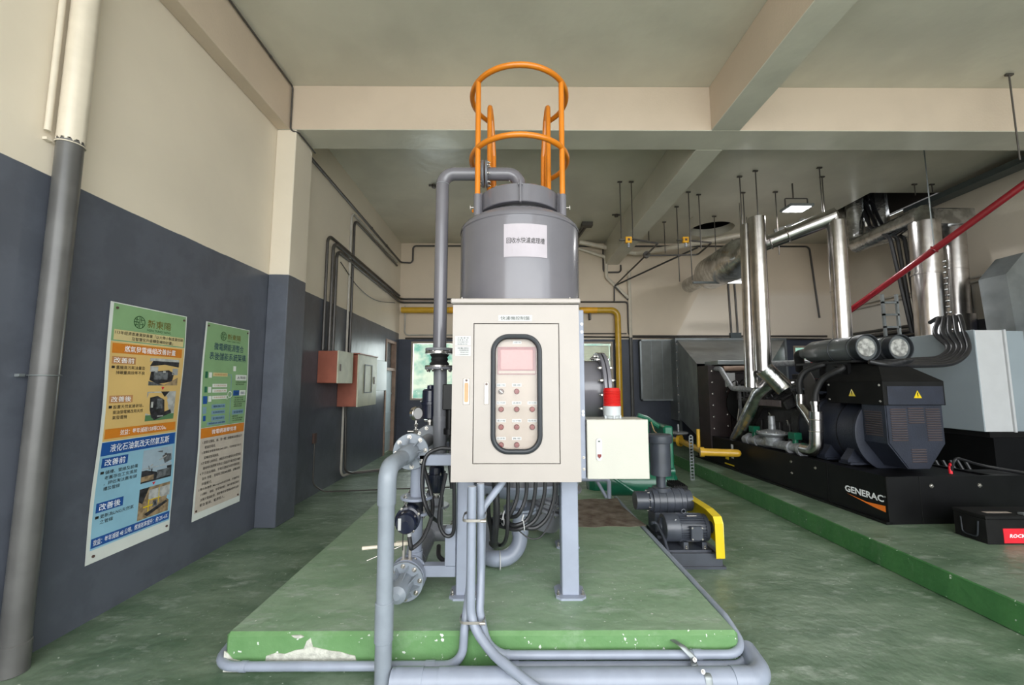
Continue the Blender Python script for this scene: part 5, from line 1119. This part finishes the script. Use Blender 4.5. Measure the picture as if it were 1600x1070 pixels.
# radiator duct to the wall
du = thing('radiator_duct', 'flaring grey galvanised duct between radiator and back wall', 'duct', (4.6, 8.8, .5))
A = [(3.50, 7.78, .55), (4.92, 7.84, .55), (4.92, 7.84, 1.93), (3.50, 7.78, 1.93)]; B = [(3.98, 9.85, .75), (6.55, 9.85, .75), (6.55, 9.85, 2.60), (3.98, 9.85, 2.60)]
b = MB(); b.ringplate(A, B, (0, 0.004, 0)); part('flared_panels', b, 'galvanised', du)
b = MB(); b.ringplate([(3.94, 9.85, .70), (6.60, 9.85, .70), (6.60, 9.85, 2.64), (3.94, 9.85, 2.64)], B, (0, .44, 0)); part('wall_collar', b, 'galvanised', du)
for i in range(9): bolt(du, (3.96, 9.84, .9+.2*i), (0, -1, 0), .012, .01)
for i in range(6): p = V(A[0]).lerp(V(A[3]), (i+.5)/6); bolt(du, p+V((.01, -.01, 0)), (0, -1, 0), .010, .01)
# silver stacks and ducts at the right wall
s1 = thing('large_exhaust_stack', 'nearer of two wide silver exhaust stacks by the right wall', 'exhaust pipe', (6.7, 6.5, 2.2))
b = MB().sweep([(6.66, 6.5, 2.2), (6.72, 6.5, 4.15)], .195, 32); b.cyl((6.68, 6.5, 3.28), (6.682, 6.5, 3.31), .199, n=32); part('vertical_pipe', b, 'stainless', s1)
b = MB().sweep([(6.72, 6.5, 4.10), (6.74, 6.5, 4.30), (6.90, 8.0, 4.30), (6.98, 8.1, 4.45), (6.98, 8.1, 5.7)], .155, 12); part('mitred_duct', b, 'insul_foil', s1)
b = MB(); 
for i in range(14): b.sphere((6.80+.012*math.sin(i*2.1), 6.33, 2.3+.09*i), .022, 8)
part('sealant_seam', b, 'insul_foil', s1)
s2 = thing('large_exhaust_stack', 'farther of two wide silver exhaust stacks by the right wall', 'exhaust pipe', (7.6, 7.0, 2.6))
b = MB().sweep([(7.65, 7.0, 2.5), (7.72, 7.0, 4.25)], .17, 28); b.cyl((7.64, 7.0, 2.35), (7.65, 7.0, 2.72), .23, n=28); b.cyl((7.685, 7, 3.5), (7.687, 7, 3.52), .175, n=28); part('vertical_pipe', b, 'stainless', s2)
b = MB().sweep([(7.72, 7.0, 4.2), (7.74, 7.0, 4.42), (7.60, 8.2, 4.5), (7.60, 8.25, 5.7)], .17, 12); b.box(6.9, 7.95, 6.8, 7.15, 4.28, 4.55, .02); part('mitred_duct', b, 'insul_foil', s2)
b = MB().sweep([(7.15, 8.5, 4.6), (7.15, 8.5, 5.8)], .2, 20); b.box(6.95, 7.5, 8.2, 8.8, 4.5, 4.75, .02); solo('vent_duct', b, 'insul_foil', 'stubby silver duct going up into the wide ceiling opening', 'duct')
for i, (xa, xb) in enumerate(((1391, 1425), (1402, 1428), (1413, 1437))):
    a_, c_ = P(xa, 372, Y=7.0), P(xb, 520, Y=7.0)
    wire([(a_.x+.55, 8.2, 5.3), (a_.x+.3, 7.7, 4.55), a_, c_], .032, ['left', 'middle', 'right'][i]+' of three dark cables dropping from the ceiling opening', 'hose_black', .12, name='drop_cable', cat='cable', group='cables dropping from the ceiling opening')
b = MB(); 
for (z0, z1, x) in ((2.21, 3.0, 6.02), (2.21, 3.0, 6.25)): b.box(x, x+.035, 6.6, 6.635, z0, z1)
for z in (2.45, 2.65, 2.85): b.box(6.02, 6.28, 6.6, 6.63, z, z+.03)
solo('cable_rack', b, 'galvanised', 'small metal cable rack beside the wide silver stacks', 'rack')
# red sprinkler pipe
rp_ = thing('sprinkler_pipe', 'long dark red pipe slanting past the silver stacks', 'pipe', (7.4, 7.4, 3.3))
A_, B_ = P(1600, 288, Y=5.0), P(1322, 489.5, Y=6.9); A2 = A_+(A_-B_)*.25
b = MB().cyl(A2, B_, .045, n=16); part('pipe_run', b, 'red_pipe', rp_)
hp_ = A_.lerp(B_, .432); b = MB().cyl(hp_, (hp_.x, hp_.y, CZ-.01), .008); b.box(hp_.x-.05, hp_.x+.05, hp_.y-.05, hp_.y+.05, CZ-.06, CZ); part('hanger_rod', b, 'galvanised', rp_)
b = MB().ring(hp_, B_-A_, .052, .010, n=8); part('hanger_clamp', b, 'red_pipe', rp_)
# cable tray by the right wall
ct = thing('cable_tray', 'dark metal cable tray along the top of the right wall', 'cable tray', (7.9, 6.3, 4.9))
b = MB(); b.box(7.78, 8.04, 5.0, 7.9, 4.90, 4.915); b.box(7.78, 7.79, 5.0, 7.9, 4.915, 5.0); b.box(8.03, 8.04, 5.0, 7.9, 4.915, 5.0); part('tray', b, 'tray_grey', ct)
for x in (7.84, 7.90, 7.97): b = MB().cyl((x, 5.0, 4.94), (x, 7.9, 4.94), .022, n=8); part('cable', b, 'conduit_dark', ct)
wire([(8.07, 10.2, 3.37), (8.07, 6.3, 3.40)], .022, 'upper of two conduits along the middle of the right wall', 'conduit_light')
wire([(8.07, 10.2, 3.29), (8.07, 6.3, 3.32)], .022, 'lower of two conduits along the middle of the right wall', 'conduit_light')
wire([(8.07, 7.15, 3.28), (8.07, 7.15, 2.2)], .03, 'short vertical conduit dropping on the right wall beside the stacks', 'conduit_dark')
for z in (2.72, 2.62, 2.54): wire([(8.06, 10.1, z), (8.06, 7.6, z)], .03, {2.72: 'top', 2.62: 'middle', 2.54: 'bottom'}[z]+' of three dark conduits where the right wall turns blue', 'conduit_dark', group='dark conduits low on the right wall')
# toolbox
tq = P(1545, 851, Z=.2); tz = P(1545, 806, Y=tq.y).z
tl = thing('tool_case', 'low black tool case with a red label at the lower right corner', 'tool case', (tq.x+.35, tq.y+.14, .2))
b = MB().box(tq.x, tq.x+.80, tq.y, tq.y+.27, .20, tz-.03, .006); part('body', b, 'black_matte', tl)
b = MB().box(tq.x-.004, tq.x+.804, tq.y-.004, tq.y+.274, tz-.03, tz, .006); li = part('lid', b, 'black_matte', tl)
q0 = P(1568, 826, Y=tq.y-.006); q1 = P(1568, 849, Y=tq.y-.006)
b = MB().box(q0.x, q0.x+.40, tq.y-.003, tq.y+.001, q1.z, q0.z); rl = part('red_label', b, 'red_label', tl)
b = MB(); text(b, 'ROCK', q0.x+.038, q0.x+.175, q1.z+.045, q0.z-.045, lambda u, v: V((u+(v-q1.z)*.2, tq.y-.0042, v)), .03); part('label_text', b, 'logo_white', rl)
b = MB().box(tq.x+.10, tq.x+.32, tq.y+.08, tq.y+.12, tz, tz+.002); part('lid_sticker', b, 'inner_panel', li)
b = MB().tube([(tq.x-.006, tq.y+.06, tz-.06), (tq.x-.012, tq.y+.07, .24), (tq.x-.012, tq.y+.19, .24), (tq.x-.006, tq.y+.2, tz-.06)], .006, .03, 8); part('side_handle', b, 'gasket_black', tl)
b = MB().box(tq.x+.33, tq.x+.45, tq.y+.0, tq.y+.05, tz, tz+.018, .003); part('latch_handle', b, 'galvanised', tl)

#@@FLOORITEMS
# ---------------------------------------------------------------- blower set on the floor
bl = thing('air_blower', 'dark grey blower and motor set on a steel base beside the platform', 'blower', (1.6, 3.95, 0))
b = MB(); b.box(1.37, 1.82, 3.66, 4.35, 0, .02); b.box(1.37, 1.80, 3.68, 3.72, .02, .12); b.box(1.37, 1.80, 4.28, 4.32, .02, .12); b.box(1.37, 1.41, 3.72, 4.28, .02, .12); b.box(1.76, 1.80, 3.72, 4.28, .02, .12); part('base_frame', b, 'blower_grey', bl)
b = MB(); b.box(1.36, 1.73, 3.72, 3.98, .12, .135); b.box(1.36, 1.73, 3.99, 4.3, .12, .16); part('slide_rails', b, 'blower_grey', bl)
mc = V((1.36, 3.84, .285)); mr = .118
b = MB().lathe(mc, (1, 0, 0), [(.075, .02), (.085, 0), (mr-.006, .0), (mr, .012), (mr, .12), (mr-.004, .125)], 40); part('fan_cowl', b, 'blower_grey', bl)
b = MB().lathe(mc, (1, 0, 0), [(.098, .12), (.098, .34), (.112, .345), (.112, .375), (.08, .385), (.04, .39)], 36)
for k in range(30):
    t = 2*PI*k/30; d = V((0, math.cos(t), math.sin(t))); s_ = V((0, -math.sin(t), math.cos(t)))*.003; c = mc+V((.125, 0, 0))
    b.prism([c+d*.096-s_, c+d*.096+s_, c+d*.117+s_, c+d*.117-s_], (.215, 0, 0))
mo = part('motor_body', b, 'blower_grey', bl)
b = MB().obox(mc+V((.245, -.125, -.01)), (.105, .035, .115), (1, 0, 0), (0, 1, 0), .006); tbx = part('junction_cover', b, 'blower_grey', mo)
for dx in (-.042, .042):
    for dz in (-.047, .047): bolt(tbx, mc+V((.245+dx, -.143, -.01+dz)), (0, -1, 0), .005, .006)
b = MB().obox(mc+V((.23, -.05, .108)), (.085, .05, .003), (1, 0, 0), (0, 1, -.4)); part('rating_plate', b, 'latch_chrome', mo)
b = MB().obox(mc+V((.08, -.085, .082)), (.012, .04, .003), (1, 0, 0), (0, 1, -1)); part('sticker', b, 'white_label', mo)
b = MB().ring(mc+V((.19, 0, .135)), (0, 1, 0), .018, .005, n=8, N=20); part('eye_bolt', b, 'blower_grey', mo)
b = MB(); b.box(1.50, 1.54, 3.74, 3.94, .13, .19); b.box(1.66, 1.70, 3.74, 3.94, .13, .19); part('motor_feet', b, 'blower_grey', bl)
for x in (1.52, 1.68): bolt(bl, (x, 3.735, .14), (0, 0, 1), .010, .02)
b = MB().lathe(mc, (1, 0, 0), [(.02, .38), (.02, .40), (.05, .40), (.05, .41), (.045, .415), (.045, .42), (.05, .425), (.05, .435), (.02, .435)], 24); part('pulley', b, 'gasket_black', bl)
bcn = V((1.21, 4.16, .43))
b = MB().lathe(bcn, (1, 0, 0), [(.05, .0), (.085, .0), (.085, .12), (.10, .125), (.10, .15), (.118, .155)]+sum([[(.118, .17+.07*k), (.118, .205+.07*k), (.124, .207+.07*k), (.124, .215+.07*k), (.118, .217+.07*k)] for k in range(4)], [])+[(.118, .46), (.10, .475), (.10, .53), (.05, .54)], 40); bb = part('blower_housing', b, 'blower_grey', bl)
bolt_circle(bb, bcn+V((.125, 0, 0)), (-1, 0, 0), .092, 8, .007, .01)
b = MB(); b.box(1.37, 1.62, 4.06, 4.28, .16, .34, .01); part('housing_foot', b, 'blower_grey', bl)
b = MB().lathe((1.47, 4.16, 0), (0, 0, 1), [(.085, .52), (.085, .555), (.045, .56), (.045, .66), (.05, .665), (.097, .67), (.097, .975), (.115, .98), (.118, .99), (.118, 1.045), (.108, 1.06), (.0, 1.065)], 36); part('intake_silencer', b, 'blower_grey', bl)
b = MB().box(1.60, 1.74, 4.18, 4.38, .50, .56, .006); 
for i in range(6): b.box(1.61+i*.02, 1.615+i*.02, 4.175, 4.385, .56, .575)
part('valve_block', b, 'black_matte', bl)
gy = [(4.50, .46), (3.80, .455), (3.66, .43), (3.63, .38), (3.63, .10), (3.75, .10), (3.78, .18), (3.95, .20), (4.50, .30)]
b = MB(); b.prism([(1.79, y, z) for y, z in gy], (.008, 0, 0))
cen = (4.0, .3)
for k in range(5):
    (y0, z0), (y1, z1) = gy[k], gy[(k+1)]
    if k < 4: b.prism([(1.725, y0, z0), (1.725, y1, z1), (1.725, y1+(cen[0]-y1)*.02, z1-.006), (1.725, y0+(cen[0]-y0)*.02, z0-.006)], (.066, 0, 0))
part('belt_guard', b, 'yellow_paint', bl, 'bright yellow belt guard')
b = MB().tube([(1.28, 3.9, .30), (1.33, 3.92, .30), (1.35, 3.80, .22), (1.345, 3.6, .05), (1.36, 3.5, .03)], .013, .05); part('drain_hose', b, 'blower_grey', bl)
# green compressor
cp = thing('air_compressor', 'green air compressor with horizontal tank behind the blower', 'compressor', (1.7, 5.6, 0))
b = MB().lathe((1.05, 5.6, .27), (1, 0, 0), [(.02, -.05), (.12, -.03), (.165, .03), (.165, 1.05), (.12, 1.11), (.02, 1.13)], 36); part('air_tank', b, 'compressor_green', cp)
b = MB(); b.box(1.95, 2.07, 5.35, 5.85, .48, 1.02, .02); b.cyl((1.93, 5.44, .45), (2.09, 5.44, .45), .06); part('belt_guard', b, 'compressor_green', cp)
b = MB().sweep([(1.68, 5.55, 1.14), (1.80, 5.55, 1.10), (1.98, 5.55, .98), (2.10, 5.55, .82)], .035, 10); b.cyl((1.75, 5.5, .45), (1.75, 5.5, 1.1), .06); part('cylinder_head', b, 'compressor_green', cp)
b = MB().sweep([(1.15, 5.35, .5), (1.3, 5.3, .38), (1.72, 5.3, .10)], .02, 8); b.box(1.1, 1.2, 5.45, 5.75, 0, .12); b.box(1.9, 2.0, 5.45, 5.75, 0, .12); b.box(1.0, 2.1, 5.5, 5.7, .43, .46); part('stand', b, 'compressor_green', cp)
b = MB().tube([(1.84, 5.5, 1.06), (1.86, 5.45, .95), (1.9, 5.4, .9)], .008, .02, 8); part('copper_line', b, 'brass', cp)
# grey frame behind tank on the platform, right
fb_ = thing('pipe_stand', 'low grey tube stand on the far right of the platform', 'stand', (1.0, 5.0, .2))
b = MB().tube([(.55, 5.1, .2), (.55, 5.1, .42), (1.18, 5.1, .42), (1.18, 5.1, .2)], .025, .04, 10); b.tube([(.55, 5.3, .2), (.55, 5.3, .5), (1.0, 5.3, .5), (1.15, 5.1, .2)], .02, .04, 10); part('tube_frame', b, 'skid_grey', fb_)
# yellow gas inlet
gi = thing('gas_inlet_pipe', 'short yellow gas pipe with valve beside the black generator base', 'gas pipe', (3.2, 7.0, .2))
e0, e1 = P(1152, 708, Z=.5), P(1100, 706, Z=.5)
b = MB().cyl(e0, e1, .058, n=20); b.cyl(e1, e1+(e1-e0).normalized()*.06, .075, n=20); b.sphere(e0, .056); part('pipe_run', b, 'yellow_pipe', gi)
f0, f1_ = P(1062, 688, Y=8.0), P(1096, 704, Y=6.9)
b = MB().tube([f1_, f0, f0+V((-.1, .4, 0))], .05, .1, 16); b.cyl(f0+V((-.02, .02, 0)), f0+V((.02, -.02, 0)), .11, n=24); part('valve_pipe', b, 'yellow_pipe', gi)
b = MB().cyl(f1_, f1_.lerp(e1, .8), .045, n=12); part('union', b, 'cast_aluminium', gi)
q = P(1060, 676, Y=8.0); b = MB().lathe(q, (0, 0, 1), [(.03, -.02), (.16, -.02), (.18, 0), (.16, .02), (.03, .02)], 24); b.cyl(q, q+V((0, 0, .16)), .018); part('regulator_head', b, 'cast_aluminium', gi)
b = MB().cyl((3.12, 6.95, .2), (3.12, 6.95, .22), .03); 
q = P(1092, 705, Y=7.0); b = MB().cyl(q, q+V((0, 0, .36)), .028, n=12); part('riser_stub', b, 'yellow_pipe', gi)
pst = thing('perforated_post', 'slotted galvanised angle post at the edge of the raised plinth', 'post', (2.96, 6.93, 0))
b = MB(); y_ = 6.93
for x0, x1 in ((2.93, 2.945), (2.985, 3.0)): b.box(x0, x1, y_-.004, y_, 0, .70)
for k in range(15): b.box(2.945, 2.985, y_-.004, y_, k*.05, k*.05+.022)
b.box(2.996, 3.0, y_, y_+.05, 0, .70); part('angle', b, 'galvanised', pst)

#@@CEILINGITEMS
RODS = [((968, 283), (971, 372)), ((986, 283), (989, 372)), ((1012, 346), (1015, 378)), ((1037, 346), (1040, 395)), ((1058, 322), (1061, 440)), ((1078, 299), (1079, 438)), ((1091, 303), (1096, 388)), ((1115, 337), (1121, 425)), ((1144, 370), (1144, 380)), ((1157, 275), (1161, 400)), ((1163, 300), (1162, 360)), ((1178, 266), (1187, 345)), ((1214, 299), (1215, 398)), ((1280, 261), (1287, 350)), ((1284, 275), (1290, 345)), ((1573, 115), (1597, 250)), ((1429, 287), (1430, 305)), ((1456, 287), (1457, 300))]
RL = ['left of the pair above the left yellow alarm box', 'right of the pair above the left yellow alarm box', 'short, beside the long ceiling beam', 'over the thin grey conduit near the ceiling beam', 'left of two reaching down to the muffler bar', 'right of two reaching down to the muffler bar', 'passing in front of the round ceiling opening, left', 'passing in front of the round ceiling opening, right', 'very short, right of the round ceiling opening', 'in front of the left exhaust stack', 'shorter one just behind the left exhaust stack', 'leaning over the top of the left exhaust stack', 'left of the glowing ceiling lamp', 'left of the pair holding the silver cross pipe', 'right of the pair holding the silver cross pipe', 'longest, at the right edge of the frame', 'left of two stubs beside the wide ceiling opening', 'right of two stubs beside the wide ceiling opening']
for (a, b0), l in zip(RODS, RL):
    zt_ = CZ-.005; t_ = P(*a, Z=CZ); bot = P(*b0, Y=t_.y)
    if 2.36 < t_.x < 2.78: zt_ = HB
    x = (t_.x+bot.x)/2
    b = MB().cyl((x, t_.y, bot.z), (x, t_.y, zt_), .009, n=6); b.box(x-.04, x+.04, t_.y-.015, t_.y+.015, zt_-.02, zt_)
    solo('hanger_rod', b, 'thin_rod', 'thin ceiling hanger rod, '+l, 'hanger rod', group='thin hanger rods')
# alarm boxes and their conduits
for (x, y, Y, l) in ((982, 375, 7.03, 'left'), (1071, 375, 7.5, 'right')):
    q = P(x, y, Y=Y); al = thing('alarm_box', l+' small yellow alarm box hanging under the ceiling rods', 'alarm box', (q.x, q.y, q.z-.06), 'yellow alarm boxes')
    b = MB().box(q.x-.055, q.x+.055, q.y-.03, q.y+.03, q.z-.055, q.z+.055, .006); part('body', b, 'alarm_yellow', al)
    b = MB().box(q.x-.02, q.x+.02, q.y-.034, q.y-.03, q.z-.02, q.z+.02); part('face_plate', b, 'knob_dark', al); b = MB().cyl((q.x, q.y, q.z-.13), (q.x, q.y, q.z-.055), .022); part('sensor', b, 'cast_aluminium', al)
    b = MB().box(q.x-.16, q.x-.055, q.y-.02, q.y+.02, q.z-.01, q.z+.01); part('mounting_arm', b, 'thin_rod', al)
wire([P(989, 374, Y=7.05), P(1028, 380, Y=7.4), P(1010, 398, Y=8.4), P(960, 447, Y=10.25), P(960, 470, Y=10.25)], .018, 'conduit from the left alarm box down to the back wall', 'conduit_dark', .06)
wire([P(1079, 376, Y=7.5), P(1112, 379, Y=7.9), P(1090, 398, Y=8.4), P(1015, 399, Y=8.4)], .018, 'conduit linking the right alarm box to a round junction', 'conduit_dark', .08)
q = P(1010, 398, Y=8.4); b = MB().cyl(q-V((0, .03, 0)), q+V((0, .03, 0)), .07, n=20); solo('round_junction', b, 'thin_rod', 'small round conduit junction hanging near the back wall', 'junction box')
wire([P(905, 378, Y=10.1), P(994, 396, Y=10.1), P(1060, 385, Y=9.4), P(1163, 366, Y=8.7)], .06, 'cream painted pipe rising toward the left exhaust stack', 'cream_pipe', .1)
wire([P(1210, 362, Y=8.7), P(1250, 349, Y=8.5), P(1254, 343, Y=8.5)], .055, 'short white pipe stub below the glowing ceiling lamp', 'white_label', .05)
# flood lamp
q = P(1245, 327, Y=7.1)
fl_ = thing('flood_lamp', 'glowing rectangular flood lamp hanging from the ceiling', 'lamp', (q.x, q.y, q.z))
b = MB().box(q.x-.21, q.x+.21, q.y-.15, q.y+.15, q.z+.004, q.z+.05, .005); part('housing', b, 'galvanised', fl_)
b = MB().box(q.x-.17, q.x+.17, q.y-.12, q.y+.12, q.z-.002, q.z+.003); part('lit_panel', b, 'lamp_glow', fl_)
b = MB().tube([(q.x-.2, q.y, q.z+.02), (q.x-.2, q.y, q.z+.2), (q.x+.2, q.y, q.z+.2), (q.x+.2, q.y, q.z+.02)], .012, .02, 8); b.cyl((q.x-.05, q.y, q.z+.2), (q.x-.05, q.y, CZ), .012); part('yoke', b, 'thin_rod', fl_)
l = bpy.data.lights.new('flood_lamp_light', 'AREA'); l.shape = 'RECTANGLE'; l.size = .34; l.size_y = .24; l.energy = 22
lo_ = bpy.data.objects.new('flood_lamp_light', l); COL.objects.link(lo_); lo_.location = (q.x, q.y, q.z-.01)
for (x0, y0, x1, y1, Y, lab) in ((1138, 441, 1175, 439, 7.9, 'front'), (1150, 431, 1176, 430, 8.6, 'rear')):
    a, c = P(x0, y0, Y=Y), P(x1, y1, Y=Y); tl_ = thing('tube_light', lab+' lit white tube light under the muffler', 'tube light', a, 'tube lights')
    b = MB().cyl(a, (a.x+.62, a.y, a.z), .022, n=12); part('tube', b, 'tube_glow', tl_); b = MB().box(a.x-.02, a.x+.64, a.y-.03, a.y+.03, a.z+.025, a.z+.07); part('housing', b, 'white_label', tl_)
    b = MB().cyl((a.x+.3, a.y, a.z+.07), (a.x+.3, a.y, CZ), .006); part('suspension', b, 'thin_rod', tl_)
# small camera-like light by the tank and its bracket
q = P(917, 348, Z=CZ)
wf = thing('ceiling_fixture', 'small dark boxy fixture on the ceiling right of the tank', 'fixture', (q.x, q.y, CZ-.1))
b = MB().box(q.x-.12, q.x+.12, q.y-.08, q.y+.08, CZ-.09, CZ, .005); part('body', b, 'thin_rod', wf)
b = MB().cyl((q.x-.05, q.y, CZ-.03), (q.x-.15, q.y+1.1, CZ-.03), .03, n=10); b.cyl((q.x+.02, q.y, CZ-.03), (q.x-.08, q.y+1.1, CZ-.03), .03, n=10); part('conduit', b, 'conduit_dark', wf)
for x, y, l in ((963, 335, 'right of the tank'), (678, 289, 'left of the tall tank pipe')):
    q = P(x, y, Z=CZ); b = MB().cyl((q.x, q.y, CZ-.05), (q.x, q.y, CZ), .04, n=16); b.box(q.x-.09, q.x+.09, q.y-.02, q.y+.02, CZ-.02, CZ); solo('ceiling_stub', b, 'thin_rod', 'small round metal stub in the ceiling '+l, 'ceiling stub')
#@@END
